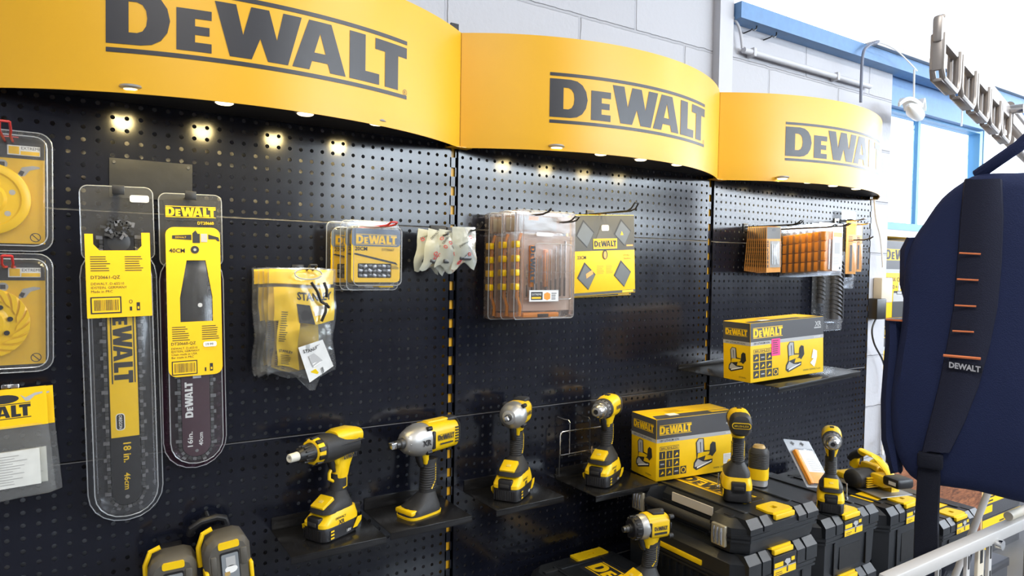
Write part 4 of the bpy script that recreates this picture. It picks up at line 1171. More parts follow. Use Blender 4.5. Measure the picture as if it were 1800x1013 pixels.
# ================================================================ power tools (local x = nose, z up)
def sup(cx, cy, cz, a, b, n=20, p=2.6):       # superellipse ring in the y-z plane
    out = []
    for i in range(n):
        t = 2*PI*i/n; c, s_ = math.cos(t), math.sin(t)
        out.append((cx, cy+a*math.copysign(abs(c)**(2/p), c), cz+b*math.copysign(abs(s_)**(2/p), s_)))
    return out
def hsup(cx, cy, cz, a, b, n=20, p=2.5):      # ring in the x-y plane
    out = []
    for i in range(n):
        t = 2*PI*i/n; c, s_ = math.cos(t), math.sin(t)
        out.append((cx+a*math.copysign(abs(c)**(2/p), c), cy+b*math.copysign(abs(s_)**(2/p), s_), cz))
    return out
SIDE_R = lambda x, y, z: basis((x, y, z), (1, 0, 0), (0, 0, 1), (0, -1, 0))     # right side of the tool (looking from -y): nose to the right
SIDE_L = lambda x, y, z: basis((x, y, z), (-1, 0, 0), (0, 0, 1), (0, 1, 0))     # left side: nose to the left
def battery(r, back=False):
    a = MB()
    a.loft([hsup(.004, 0, z, ax, by, 24, 5) for z, ax, by in ((0, .056, .034), (.004, .060, .038), (.032, .060, .038), (.035, .058, .037))], BLK)
    for k in range(9): a.box(.063, .0646, -.03+k*.0068, -.0268+k*.0068, .005, .03, BLK)
    a.loft([hsup(.002+dx, 0, z, ax, by, 24, 5) for z, ax, by, dx in ((.0352, .061, .039, .002), (.044, .061, .039, .002), (.056, .050, .037, -.004), (.066, .044, .034, -.008))], YEL)
    for sy in (-1, 1):
        a.prism([(.03, .012), (.046, .035), (.06, .035), (.058, .024), (.044, .012)], -.0006, .0008, YEL, (SIDE_L if sy > 0 else SIDE_R)(0, sy*.0385, 0) if True else None)
        G = (SIDE_L if sy > 0 else SIDE_R)(0, sy*.0395, 0)
        a.text('XR', INK, G @ TR(-.02, .0365, .0003), h=.010, weight=.03); a.text('DEWALT', INK, G @ TR(-.028, .0485, -.0012), w=.034, h=.0055, weight=.03)
        for k in range(3): a.rect(-.045, -.034, .008+.008*k, .012+.008*k, YEL, G @ TR(0, 0, .0006))
        a.text('18V', WHITE, G @ TR(.008, .010, .0006), h=.007)
    o = a.done('battery', r)
    b = MB()
    for sx in ((-1,) if back else (1,)):
        b.box(.048, .0655, -.019, .019, .030, .058, BLK, .004, RZ(0 if sx > 0 else PI)); b.box(.0655, .069, -.013, .013, .038, .048, GRY, .0015, RZ(0 if sx > 0 else PI))
    b.done('latch', o)
def foot(r, z=.064, has_bat=True, col=None):
    a = MB()
    a.loft([hsup(.004, 0, z, .050, .034, 24, 4), hsup(.004, 0, z+.012, .048, .034, 24, 4), hsup(-.008, 0, z+.026, .032, .026, 24, 3), hsup(-.016, 0, z+.040, .021, .017, 24, 2.4)], GRY)
    a.done('foot', r)
    b = MB(); T = TR(.034, 0, z+.0215) @ RY(.5)
    b.box(-.020, .020, -.021, .021, -.008, .005, YEL, .003, T); b.box(-.002, .006, -.006, .006, .0045, .0062, pm('foot_button', (.75, .55, .10), .4), .0005, T); b.done('top_pad', r)
def grip(r, z0, z1, x0=-.018, x1=-.024, a=.023, b=.0165, ribs=True):
    m_ = MB(); n = 9
    m_.loft([hsup(x0+(x1-x0)*k/n, 0, z0+(z1-z0)*k/n, a*(1-.06*math.sin(PI*k/n)), b*(1+.08*math.sin(PI*k/n)), 20, 2.4) for k in range(n+1)], GRY)
    if ribs:
        for k in range(10):
            t = .15+.07*k; z = z0+(z1-z0)*t; x = x0+(x1-x0)*t
            m_.loft([hsup(x, 0, z-.0016, a*.97, b*1.09, 20, 2.4), hsup(x, 0, z, a*1.0, b*1.16, 20, 2.4), hsup(x, 0, z+.0016, a*.97, b*1.09, 20, 2.4)], GRY)
    m_.done('grip', r)
    s_ = MB()
    for sy in (-1, 1):
        P = [(x0+.002, sy*(b+.0012), z0+.012), (x0-.012, sy*(b*.86+.0012), (z0+z1)/2-.01), (x0-.012, sy*(b*.86+.0015), (z0+z1)/2+.02), (x1-.006, sy*(b*.8), z1)]
        s_.tube(P, .0022, YEL, 6)
    s_.done('yellow_piping', r)
def trigger(r, x, z):
    a = MB(); a.loft([hsup(x-.006, 0, z-.034, .006, .007, 14), hsup(x, 0, z-.022, .008, .008, 14), hsup(x+.003, 0, z-.006, .010, .009, 14), hsup(x, 0, z+.004, .010, .009, 14)], BLK); a.done('trigger', r)
    b = MB(); b.loft([hsup(x-.020, 0, z-.040, .006, .011, 14, 2.4), hsup(x-.015, 0, z-.02, .008, .013, 14, 2.4), hsup(x-.010, 0, z-.002, .014, .0145, 14, 2.4), hsup(x-.006, 0, z+.012, .024, .017, 14, 2.4)], YEL); b.done('trigger_guard', r)
def logo_sides(mb, x0, w, z, y, mat=INK, bars=True, sides=(-1, 1)):
    for sy in sides:
        G = (SIDE_L if sy > 0 else SIDE_R)(0, sy*y, 0)
        mb.logo(w, mat, G @ TR((-x0-w if sy > 0 else x0), z, 0), mat if bars else None, capfrac=.22)

def screw_gun(label, loc, rz):
    r = root('drywall_screwdriver', label, 'power tool', loc, rz)
    battery(r); foot(r); grip(r, .098, .145, ribs=False)
    H = .215
    a = MB()      # yellow hood and handle flank
    a.loft([sup(-.086, 0, H+.012, .012, .010), sup(-.080, 0, H+.013, .024, .018), sup(-.05, 0, H+.018, .029, .021), sup(-.01, 0, H+.020, .028, .020), sup(.006, 0, H+.020, .024, .016)], YEL)
    a.loft([hsup(-.026, 0, .125, .010, .0165, 20, 2.6), hsup(-.022, 0, .135, .020, .0175, 20, 2.6), hsup(-.026, 0, .16, .024, .018, 20, 2.6), hsup(-.032, 0, .185, .030, .020, 20, 2.6), hsup(-.034, 0, .205, .034, .023, 20, 2.6)], YEL)
    a.tube([(.000, 0, .165), (.012, 0, .150), (.012, 0, .136), (.0, 0, .128), (-.012, 0, .131)], .0042, YEL, 8)
    logo_sides(a, -.058, .046, .182, .0245)
    a.done('housing', r)
    b = MB()
    b.loft([sup(-.078, 0, H-.004, .018, .016), sup(-.066, 0, H-.004, .029, .024), sup(-.02, 0, H-.002, .031, .028), sup(.02, 0, H, .035, .034), sup(.048, 0, H, .033, .032), sup(.056, 0, H, .026, .026)], GRY)
    b.box(-.075, .02, -.033, .033, H+.004, H+.007, BLK, .001)
    for x in (-.012,): b.lathe([(0, .004), (.034, .004)], BLK, TR(x, -.034, H+.014) @ RZ(PI/2) , 10)
    b.done('gear_case', r)
    c = MB(); c.lathe([(.050, .029), (.054, .032), (.070, .030), (.072, .026)], YEL, TR(0, 0, H), 28)
    for k in range(10): a_ = 2*PI*k/10; c.box(.052, .071, -.005, .005, .028, .0335, BLK, .001, TR(0, 0, H) @ RX(a_))
    c.done('depth_collar', r)
    d = MB(); d.lathe([(.068, .024), (.078, .021), (.092, .019), (.104, .015), (.112, .013)], BLK, TR(0, 0, H), 24)
    for k in range(12): a_ = 2*PI*k/12; d.box(.072, .10, -.002, .002, .0165, .021, GRY, .0008, TR(0, 0, H) @ RX(a_))
    d.done('nose_cone', r)
    e = MB(); e.lathe([(.108, .0108), (.134, .0100), (.136, .0085), (.1355, .004), (.128, .0035)], pm('pale_tip', (.62, .60, .52), .35), TR(0, 0, H), 20, cap=True); e.done('bit_tip', r)
    trigger(r, .004, .185)
    return r
screw_gun('yellow screwdriver with long black nose cone and pale tip, battery on the lowest left tray', (-.348, -.088, .886), math.radians(207)).scale = (.94, .94, .94)

def impact_wrench(label, loc, rz):
    r = root('impact_wrench', label, 'power tool', loc, rz)
    H = .183
    f = MB()    # bare foot: no battery
    f.loft([hsup(.006, 0, .006, .052, .034, 24, 4), hsup(.006, 0, .018, .050, .034, 24, 4), hsup(-.008, 0, .034, .034, .026, 24, 3), hsup(-.018, 0, .050, .022, .018, 24, 2.4)], GRY)
    f.done('foot', r)
    f = MB(); f.loft([hsup(.006, 0, 0, .053, .0355, 24, 4), hsup(.006, 0, .006, .054, .036, 24, 4)], YEL); f.box(.02, .058, -.030, .030, .010, .022, YEL, .004); f.box(.034, .05, -.006, .006, .022, .0235, BLK, .0005); f.done('battery_rail', r)
    f = MB(); f.box(.004, .04, -.020, .020, .024, .030, YEL, .003, TR(0, 0, .004) @ RY(.35)); f.done('top_pad', r)
    grip(r, .046, .130, -.02, -.026, .022, .0165)
    trigger(r, .006, .148)
    a = MB(); a.loft([sup(-.108, 0, H, .022, .026, 22, 3.2), sup(-.100, 0, H, .029, .034, 22, 3.2), sup(-.05, 0, H+.002, .033, .037, 22, 3.2), sup(-.002, 0, H+.002, .034, .038, 22, 3)], YEL)
    a.box(-.09, -.01, -.012, .012, H+.036, H+.042, YEL, .004)
    for k in range(6):
        for sy in (-1, 1): a.box(-.100, -.086, sy*.031-.0012, sy*.031+.0012, H-.018+.007*k, H-.015+.007*k, INK)
    logo_sides(a, -.078, .056, H-.003, .0352)
    for sy in (-1, 1):
        G = (SIDE_L if sy > 0 else SIDE_R)(0, sy*.0352, 0); a.rect(.03 if sy > 0 else -.074, .074 if sy > 0 else -.03, H-.015, H-.011, INK, G)
    a.done('housing', r)
    b = MB(); b.loft([sup(-.116, 0, H+.004, .012, .020, 22, 3), sup(-.112, 0, H+.004, .024, .030, 22, 3), sup(-.102, 0, H+.003, .030, .036, 22, 3)], GRY); b.box(-.11, -.075, -.014, .014, H+.030, H+.043, GRY, .005); b.done('rear_bumper', r)
    g = MB(); g.loft([sup(-.006, 0, H, .0355, .039, 28, 2.6), sup(.012, 0, H, .0365, .040, 28, 2.4), sup(.030, 0, H, .035, .037, 28, 2.2), sup(.052, 0, H, .027, .028, 28, 2), sup(.060, 0, H, .021, .021, 28, 2), sup(.062, 0, H, .016, .016, 28, 2)], ALU)
    for k in range(8): a_ = 2*PI*k/8; g.box(.018, .052, -.0015, .0015, .034, .0365, ALU, .0006, TR(0, 0, H) @ RX(a_) @ TR(0, 0, -.003) @ RY(.16))
    g.box(-.014, -.004, -.037, .037, H-.022, H+.022, BLK, .003)
    for y_, z_ in ((-.034, .030), (.034, .030), (-.034, -.028), (.034, -.028)): g.lathe([(-.004, .0055), (.010, .0055), (.011, .003)], BLK, TR(0, y_*.86, H+z_), 12)
    for sy in (-1, 1): g.text('XR', INK, (SIDE_L if sy > 0 else SIDE_R)((.030 if sy > 0 else .008), sy*.0376, H-.008), h=.014, weight=.03)
    g.done('gear_case', r)
    v = MB(); v.lathe([(.060, .0135), (.072, .0125), (.074, .0095), (.084, .0095), (.085, .0075)], DSTEEL, TR(0, 0, H), 20); v.box(.084, .100, -.0075, .0075, -.0075, .0075, STEEL, .0015, TR(0, 0, H)); v.done('anvil', r)
    return r
impact_wrench('large yellow impact wrench with grey metal nose and no battery, on the second tray', (-.125, -.085, .892), math.radians(197))

def compact_wrench(label, loc, rz):
    r = root('compact_impact_wrench', label, 'power tool', loc, rz)
    battery(r); foot(r); grip(r, .098, .168, -.018, -.022, .021, .0155); trigger(r, .006, .182)
    H = .216
    a = MB(); a.loft([sup(-.070, 0, H, .020, .022, 20, 3), sup(-.064, 0, H, .027, .030, 20, 3), sup(-.02, 0, H+.001, .030, .033, 20, 3), sup(-.002, 0, H+.001, .030, .033, 20, 3)], YEL)
    a.loft([hsup(-.02, 0, H-.045, .022, .016, 20, 2.6), hsup(-.018, 0, H-.02, .030, .024, 20, 2.6)], YEL)
    logo_sides(a, -.056, .040, H-.004, .0303); a.done('housing', r)
    b = MB(); b.box(-.074, -.03, -.018, .018, H+.026, H+.037, GRY, .005); b.loft([sup(-.076, 0, H, .010, .016, 20, 3), sup(-.070, 0, H, .023, .026, 20, 3), sup(-.060, 0, H, .028, .031, 20, 3)], GRY); b.done('rear_bumper', r)
    g = MB(); g.lathe([(-.004, .035), (.010, .036), (.022, .034), (.032, .028), (.038, .020), (.041, .0185), (.042, .013), (.046, .012)], ALU, TR(0, 0, H), 30)
    for y_, z_ in ((-.027, .026), (.027, .026), (-.027, -.026), (.027, -.026)): g.lathe([(-.008, .0055), (.012, .0055), (.013, .003)], BLK, TR(0, y_, H+z_), 12)
    g.done('gear_case', r)
    v = MB(); v.lathe([(.044, .0095), (.052, .0090)], DSTEEL, TR(0, 0, H), 16); v.box(.05, .064, -.006, .006, -.006, .006, STEEL, .0012, TR(0, 0, H) @ RX(.5)); v.done('anvil', r)
    return r
compact_wrench('compact yellow wrench with round grey dome nose facing out, on the third tray', (.142, -.092, .892), math.radians(216))

def drill(label, loc, rz, clip=False, small=1.0, rear_badge=False):
    r = root('cordless_drill', label, 'power tool', loc, rz)
    battery(r, rear_badge); foot(r); grip(r, .098, .172, -.018, -.024, .020, .0155); trigger(r, .004, .184)
    H = .216
    a = MB(); a.loft([sup(-.080, 0, H+.002, .014, .016), sup(-.074, 0, H+.002, .024, .027), sup(-.05, 0, H+.003, .029, .032), sup(-.01, 0, H+.003, .029, .032), sup(.006, 0, H, .028, .029)], YEL)
    a.loft([hsup(-.016, 0, H-.046, .022, .016, 20, 2.6), hsup(-.016, 0, H-.02, .028, .023, 20, 2.6)], YEL)
    a.box(-.03, -.012, -.006, .006, H+.033, H+.037, BLK, .001)
    logo_sides(a, -.062, .044, H-.004, .0296); a.done('housing', r)
    b = MB(); b.loft([sup(-.086, 0, H, .012, .014), sup(-.083, 0, H, .022, .025), sup(-.070, 0, H, .0285, .0315), sup(-.058, 0, H, .0292, .0325)], GRY)
    if rear_badge:
        B = basis((-.0866, 0, H), (0, -1, 0), (0, 0, 1), (-1, 0, 0))
        b.prism(rrect(-.024, .024, -.008, .008, .007), 0, .0022, YEL, B); b.prism(rrect(-.022, .022, -.0062, .0062, .006), .002, .003, BLK, B); b.text('BRUSHLESS', YEL, B @ TR(0, -.0025, .0034), w=.036, h=.005, align='C')
    b.done('rear_cap', r)
    g = MB(); g.lathe([(.004, .0295), (.016, .0295), (.018, .027)], GRY, TR(0, 0, H), 28); g.lathe([(.017, .0275), (.030, .0265), (.032, .024)], pm('grey_clutch', (.16, .16, .165), .4, .3), TR(0, 0, H), 28)
    for k in range(16): a_ = 2*PI*k/16; g.box(.019, .029, -.0018, .0018, .0255, .0282, BLK, .0005, TR(0, 0, H) @ RX(a_))
    g.done('clutch_ring', r)
    c = MB(); c.lathe([(.031, .0225), (.044, .0225), (.046, .0205), (.052, .0205), (.062, .017), (.066, .0125), (.0665, .007), (.056, .006)], pm('chuck_metal', (.50, .49, .47), .25, .9), TR(0, 0, H), 30); c.done('chuck', r)
    k_ = MB(); k_.lathe([(.058, .0066), (.0668, .0068)], BLK, TR(0, 0, H), 14); k_.done('chuck_bore', r)
    if clip:
        w_ = MB(); w_.box(-.028, .002, -.041, -.036, .052, .060, pm('bronze_clip', (.55, .38, .2), .3, .8), .001); w_.box(-.030, -.022, -.050, -.047, .045, .092, pm('bronze_clip', (0, 0, 0)), .001); w_.box(-.028, -.024, -.048, -.036, .054, .06, pm('bronze_clip', (0, 0, 0)), .001); w_.done('belt_clip', r)
    return r
drill('yellow drill with shiny silver chuck and belt clip, on the tray beside the carton', (.452, -.098, .879), math.radians(207), clip=True)
drill('yellow drill seen from behind, standing on the case before the lower yellow carton', (.692, -.375, .8755), math.radians(45), rear_badge=True)
drill('yellow drill facing out with grey chuck, standing on the second row of cases', (1.055, -.43, .7955), math.radians(214)).scale = (.95, .95, .95)

def impact_driver(label, loc, rz):
    r = root('impact_driver', label, 'power tool', loc, rz)
    battery(r); foot(r); grip(r, .098, .172, -.018, -.028, .022, .0165); trigger(r, .006, .186)
    H = .216
    a = MB(); a.loft([sup(-.068, 0, H, .022, .026, 22, 3.4), sup(-.062, 0, H, .029, .032, 22, 3.4), sup(-.02, 0, H+.001, .031, .034, 22, 3), sup(.002, 0, H+.001, .031, .034, 22, 2.6)], YEL)
    a.loft([hsup(-.02, 0, H-.048, .020, .016, 20, 2.6), hsup(-.016, 0, H-.02, .032, .024, 20, 2.6)], YEL)
    logo_sides(a, -.054, .042, H-.004, .0312)
    for sy in (-1, 1):
        G = (SIDE_L if sy > 0 else SIDE_R)(0, sy*.0313, 0); a.rect(.012 if sy > 0 else -.053, .053 if sy > 0 else -.012, H-.016, H-.010, INK, G)
    a.box(-.07, -.062, -.030, .030, H-.006, H+.012, BLK, .003)
    a.done('housing', r)
    b = MB(); b.box(-.055, -.016, -.016, .016, H+.029, H+.039, GRY, .004)
    for y_, z_ in ((-.024, .026), (.024, .026), (-.024, -.026), (.024, -.026)): b.lathe([(-.076, .006), (-.062, .0075)], GRY, TR(0, y_, H+z_), 12)
    b.loft([sup(-.076, 0, H, .014, .016, 22, 3), sup(-.070, 0, H, .022, .026, 22, 3)], GRY); b.done('rear_bumper', r)
    g = MB(); g.lathe([(.0, .0335), (.010, .0335), (.022, .031), (.026, .029)], ALU, TR(0, 0, H), 30); g.box(-.004, .002, -.0335, .0335, H-.02, H+.018, BLK, .002); g.done('gear_case', r)
    n_ = MB(); n_.lathe([(.022, .031), (.026, .0315), (.040, .028), (.044, .024), (.044, .012)], BLK, TR(0, 0, H), 30)
    for k in range(14): a_ = 2*PI*k/14; n_.box(.026, .040, -.003, .003, .027, .0315, BLK, .001, TR(0, 0, H) @ RX(a_))
    n_.done('nose_ring', r)
    v = MB(); v.lathe([(.043, .012), (.050, .012), (.050, .0095), (.060, .0095), (.060, .008), (.068, .0075), (.068, .004), (.06, .0038)], DSTEEL, TR(0, 0, H), 20); v.done('bit_holder', r)
    return r
impact_driver('yellow impact driver with black nose ring, low before the left case stack', (.352, -.37, .6595), math.radians(170)).scale = (.92, .92, .92)

# small upright router-like tool behind the rear-view drill
r = root('compact_router', 'upright tool with black ribbed top and yellow base, behind the rear-view drill', 'power tool', (.842, -.335, .8755), .5)
a = MB(); a.loft([hsup(0, 0, 0, .026, .026, 24, 3), hsup(0, 0, .018, .026, .026, 24, 3)], pm('grey_base', (.42, .42, .43), .4, .4)); a.done('base', r)
a = MB(); a.loft([hsup(0, 0, .018, .028, .028, 24, 3), hsup(0, 0, .05, .028, .028, 24, 3)], YEL); a.box(.02, .036, -.008, .008, .03, .052, YEL, .003); a.done('collar', r)
a = MB(); a.loft([hsup(0, 0, .05, .027, .027, 24, 3), hsup(0, 0, .098, .027, .027, 24, 3), hsup(0, 0, .108, .021, .021, 24, 3)], GRY)
for k in range(10): a.loft([hsup(0, 0, .052+.0045*k, .0272, .0272, 24, 3), hsup(0, 0, .0538+.0045*k, .0282, .0282, 24, 3), hsup(0, 0, .0556+.0045*k, .0272, .0272, 24, 3)], GRY)
a.box(.025, .040, -.012, .012, .055, .10, GRY, .005); a.done('motor', r)
a = MB(); a.loft([hsup(0, 0, .108, .016, .018, 20, 2.5), hsup(0, 0, .116, .012, .014, 20, 2.5)], pm('tan_cap', (.45, .30, .10), .4)); a.done('top_cap', r)

# circular saw
r = root('circular_saw', 'yellow circular saw with black loop handle on the right-hand cases', 'power tool', (1.470, -.335, .7660), math.radians(74)); r.scale = (.95, .95, .74)
a = MB()
G = SIDE_R(0, 0, 0)
arc = [(.085*math.cos(t), .085*math.sin(t)+.01) for t in [PI*k/16*1.06-.05 for k in range(17)]]
a.prism(arc+[(-.088, -.01), (.088, -.01)], -.008, .026, YEL, G @ TR(0, .01, 0))
a.done('blade_guard', r)
b = MB(); b.lathe([(0, .040), (.03, .044), (.09, .042), (.10, .034), (.104, .02)], GRY, TR(0, .005, .045) @ RZ(PI/2), 28)
for k in range(5): b.box(-.05, -.044, .03, .08, .02+.01*k, .025+.01*k, YEL)
b.done('motor', r)
h_ = MB(); h_.loft([(lambda c, rr: [(c[0]+rr*math.cos(2*PI*i/14), c[1]+rr*math.sin(2*PI*i/14)*.9, c[2]+rr*.5*math.cos(2*PI*i/14)) for i in range(14)])(c, rr) for c, rr in (((.075, .02, .07), .017), ((.07, .02, .12), .017), ((.03, .02, .155), .018), ((-.03, .02, .145), .019), ((-.075, .02, .105), .019), ((-.10, .02, .07), .02))], YEL)
h_.done('handle', r)
h_ = MB(); h_.tube([(.085, .02, .10), (.068, .02, .124), (.04, .02, .146)], .0192, GRY, 12); h_.done('grip_pad', r)
h_ = MB(); h_.box(-.12, .12, -.05, .09, 0, .006, pm('saw_shoe', (.3, .3, .3), .4, .6), .002); h_.box(.085, .13, -.035, .06, .006, .035, YEL, .008); h_.done('shoe', r)
h_ = MB(); h_.lathe([(0, .056), (.0015, .056)], STEEL, TR(0, -.026, .068) @ RZ(PI/2), 40); h_.done('saw_blade', r)
h_ = MB(); h_.box(-.095, -.03, -.02, .055, .03, .085, YEL, .012); h_.box(-.03, .05, -.012, .02, .06, .105, YEL, .01); h_.done('motor_housing', r)
h_ = MB(); h_.box(-.16, -.09, -.012, .06, .05, .095, BLK, .012); h_.rect(.02, .05, -.006, .01, WHITE, SIDE_L(-.1, .0604, .07)); h_.done('battery', r)

# ================================================================ stacking tool cases
def octa(x0, x1, y0, y1, c): return [(x0+c, y0), (x1-c, y0), (x1, y0+c), (x1, y1-c), (x1-c, y1), (x0+c, y1), (x0, y1-c), (x0, y0+c)]
def notched(x0, x1, y0, y1, c, n0, n1, d):
    return [(x0+c, y0), (x1-c, y0), (x1, y0+c), (x1, y1-c), (x1-c, y1), (x0+c, y1), (x0, y1-c), (x0, n1), (x0+d, n1-.012), (x0+d, n0+.012), (x0, n0), (x0, y0+c)]
def tool_case(label, x0, y1, z0, z1, lid=.05, W=.335, D=.44, notch=False, sticker=True, plate=None, latches=True):
    """front of the case (handle) looks to -x, its side with the yellow clip looks to -y"""
    r = root('tool_case', label, 'tool case', (x0, y1-D, z0), group='black stacking tool cases')
    H = z1-z0; zl = H-lid; c = .034
    n0, n1 = .105, .335
    ring = lambda ins, z: [(p[0], p[1], z) for p in (notched if notch else (lambda a, b, e, f, g, *k: octa(a, b, e, f, g)))(ins, W-ins, ins, D-ins, c, n0, n1, .055)]
    a = MB()
    a.loft([ring(.014, 0), ring(.010, .012), ring(.007, zl-.012), ring(.001, zl-.012), ring(.001, zl-.006), ring(.004, zl-.006), ring(.004, zl-.002)], CASE)
    if zl > .07:      # grooves and the lower recess on the side
        for x in (.085, W-.085): a.box(x-.003, x+.003, .0035, .010, .01, zl-.016, BLK)
        a.box(.115, W-.115, .0066, .012, max(.02, zl-.125), zl-.035, pm('recess_black', (.008, .008, .009), .5))
    a.done('tub', r)
    b = MB()
    b.loft([ring(.004, zl-.002), ring(0, zl-.001), ring(0, zl+.006), ring(.003, zl+.006), ring(.004, H-.018), ring(.020, H)], CASE, None, True, not notch)
    if notch: b.poly([(p[0], p[1]) for p in ring(.020, H)], CASE, topf(0, 0, H))
    # raised pads with a groove between them along the side and the top
    for xa, xb in ((.030, .078), (.084, .118), (W-.118, W-.084), (W-.078, W-.030)):
        b.loft([[(xa, -.001, zl+.010), (xb, -.001, zl+.010), (xb, .02, zl+.010), (xa, .02, zl+.010)],
                [(xa, -.001, H-.017), (xb, -.001, H-.017), (xb, .02, H-.017), (xa, .02, H-.017)],
                [(xa+.002, .017, H+.003), (xb-.002, .017, H+.003), (xb-.002, .05, H+.003), (xa+.002, .05, H+.003)]], CASE)
    for xa in (.072, W-.085): b.box(xa, xa+.012, .05, D-.05, H-.001, H+.004, CASE, .0015)
    b.box(.03, W-.03, D-.075, D-.06, H-.001, H+.0035, CASE, .0015)
    b.prism(rrect(.16, W-.13, .10, .12, .006), H, H+.0015, BLK)
    if plate:
        px0, px1, py0, py1, colr = plate
        b.rect(px0, px1, py0, py1, colr, topf(0, 0, H+.0006))
        ink = INK if colr is not INK else CARTON
        L = (py1-py0)*.92
        b.logo(L, ink, topf(0, 0, H+.0012) @ basis(((px0+px1)/2-L*.095, py1-(py1-py0)*.04, 0), (0, -1, 0), (1, 0, 0), (0, 0, 1)), ink, capfrac=.19)
    b.done('lid', r)
    y = MB()      # yellow stacking clip over the lid edge
    hole = [(W/2-.008, .030), (W/2+.008, .030), (W/2+.008, .046), (W/2-.008, .046)]
    y.prism([[(W/2-.040, .010), (W/2+.040, .010), (W/2+.046, .024), (W/2+.040, .062), (W/2+.032, .068), (W/2-.032, .068), (W/2-.040, .062), (W/2-.046, .024)], hole[::-1]], H+.0005, H+.006, YEL)
    y.box(W/2-.040, W/2+.040, .0005, .011, H-.012, H+.002, YEL, .003)
    y.done('stacking_clip', r)
    if sticker:
        l = MB(); F = front(W/2, -.0032, zl+.002)
        l.box(W/2-.048, W/2+.048, -.003, .004, zl-.004, H-.013, BLK, .001)
        l.rect(-.046, .046, -.004, .013, CARTON, F); l.rect(-.046, .046, .0135, .016, GREYP, F); l.rect(-.044, -.008, .018, .030, CARTON, F); l.rect(.026, .040, .024, .034, CARTON, F)
        l.lines(-.04, .004, .03, 2, .005, INK, F @ TR(0, 0, .0004), .35)
        l.poly([(.006, .0), (.011, .0), (.012, .018), (.022, .022), (.020, .032), (.004, .034), (-.004, .028), (.006, .020)], GREYP, F @ TR(0, 0, .0005)); l.poly([(.006, .0), (.011, .0), (.012, .014), (.008, .016)], INK, F @ TR(0, 0, .0009))
        l.done('picture_label', r)
    if notch:
        h_ = MB(); h_.tube([(.012, n0-.004, zl+.004), (.010, n0+.03, zl+.004), (.010, n1-.03, zl+.004), (.012, n1+.004, zl+.004)], .0125, GRY, 12); h_.done('handle', r)
        s = MB(); s.box(.054, .058, n0+.035, n1-.05, H-.030, H-.006, pm('beige_label', (.55, .50, .43), .5)); s.done('name_strip', r)
        k = MB(); k.prism(rrect(.030, .046, .06, .084, .003), H, H+.0012, BLK); k.done('emblem', r)
    else:
        h_ = MB()
        for i in range(9): h_.box(-.003, .004, n0+.026*i, n0+.026*i+.003, zl-.05, zl-.014, CASE)
        h_.box(-.001, .006, n0+.02, n1+.02, zl+.008, zl+.022, YEL, .002); h_.done('front_ribs', r)
    if latches:
        for yy in (.048, D-.10):
            k = MB(); k.box(-.007, .004, yy, yy+.044, zl-.030, zl+.024, BRASS, .003)
            for q in range(3): k.tube([(-.007, yy+.010+.011*q, zl+.018), (-.0095, yy+.010+.011*q, zl), (-.007, yy+.010+.011*q, zl-.025)], .0028, CHROME, 7)
            k.done('latch', r)
    return r
YB = -.082
tool_case('large black tool case with front handle, top of the left-hand stack under the rear-view drill', .535, YB, .7865, .872, lid=.040, W=.345, notch=True, sticker=False, plate=(.135, .215, .10, .36, CARTON))
tool_case('black tool case with tool picture label, bottom of the left-hand stack', .533, YB, .5, .7805, lid=.062, W=.345, latches=False)
tool_case('deep black tool case with grey-tool picture label, carrying the outward-facing drill', .905, YB+.03, .6165, .792, lid=.055, plate=(.05, .14, .075, .30, CARTON))
tool_case('black tool case peeking out lowest, under the case with the outward-facing drill', .902, YB+.03, .5, .6105, lid=.055)
tool_case('black tool case beneath the circular saw, beside the hanging black strap', 1.250, YB+.03, .5, .7625, lid=.055, plate=(.06, .25, .075, .15, CARTON))
tool_case('low black tool case right of the hanging black strap, before the reddish board', 1.590, YB+.03, .5, .655, lid=.05, plate=(.04, .25, .085, .16, CARTON))
E_ = tool_case('black tool case with yellow lettering lying lowest, before the middle bay', .215, -.03, .5, .657, lid=.05, W=.312, sticker=False, plate=(.135, .232, .05, .355, INK))
e = MB(); e.prism([rrect(.155, .270, .378, .420, .004), [(.20, .392), (.20, .402), (.228, .402), (.228, .392)]], .1575, .163, YEL); e.done('stacking_clip', E_)

# partly hidden yellow tool on the low case
r = root('yellow_tool', 'small yellow tool partly hidden by the strap, on the low right case', 'power tool', (1.66, -.33, .660), .4)
a = MB(); a.loft([hsup(0, 0, 0, .035, .022, 18, 3), hsup(0, 0, .03, .028, .02, 18, 3), hsup(-.006, 0, .06, .022, .018, 18, 2.5), hsup(-.012, 0, .09, .016, .014, 18, 2.5)], YEL); a.done('body', r)
a = MB(); a.tube([(.0, 0, .075), (.016, -.004, .07)], .006, GRY, 8); a.done('knob', r)

# leaning drill bit set
BL = atz(1418, 857, .806); BR_ = atz(1447, 848, .806); TL = aty(1377, 774, -.185); 
X = (BR_-BL); Y = (TL-BL); Y = Y.normalized()*.175
Xn = (X-Y.normalized()*X.dot(Y.normalized())).normalized(); Zn = Xn.cross(Y.normalized())
r = root('leaning_bit_set', 'clear pack of orange drill bits leaning against the boards behind the outward-facing drill', 'tool pack', BL)
B = basis((0, 0, 0), Xn, Y.normalized(), Zn)
a = MB(B); a.prism(rrect(0, .128, 0, .175, .004), 0, .001, RIM); a.loft([[(p[0], p[1], z) for p in rrect(.012+i, .106-i, .006+i, .135-i, .005)] for i, z in ((0, .001), (.001, .016), (.003, .018))], CLEAR, None, False, True); a.done('blister', r)
a = MB(B); a.box(.012, .03, .008, .13, .002, .015, ORG, .002); a.rect(.034, .104, .05, .13, PAPER, TR(0, 0, .012)); a.rect(.034, .104, .01, .05, ORG, TR(0, 0, .0115))
for k in range(6): a.rect(.05, .1, .055+.008*k, .058+.008*k, GREYP, TR(0, 0, .0124))
a.done('holder', r)
a = MB(B)
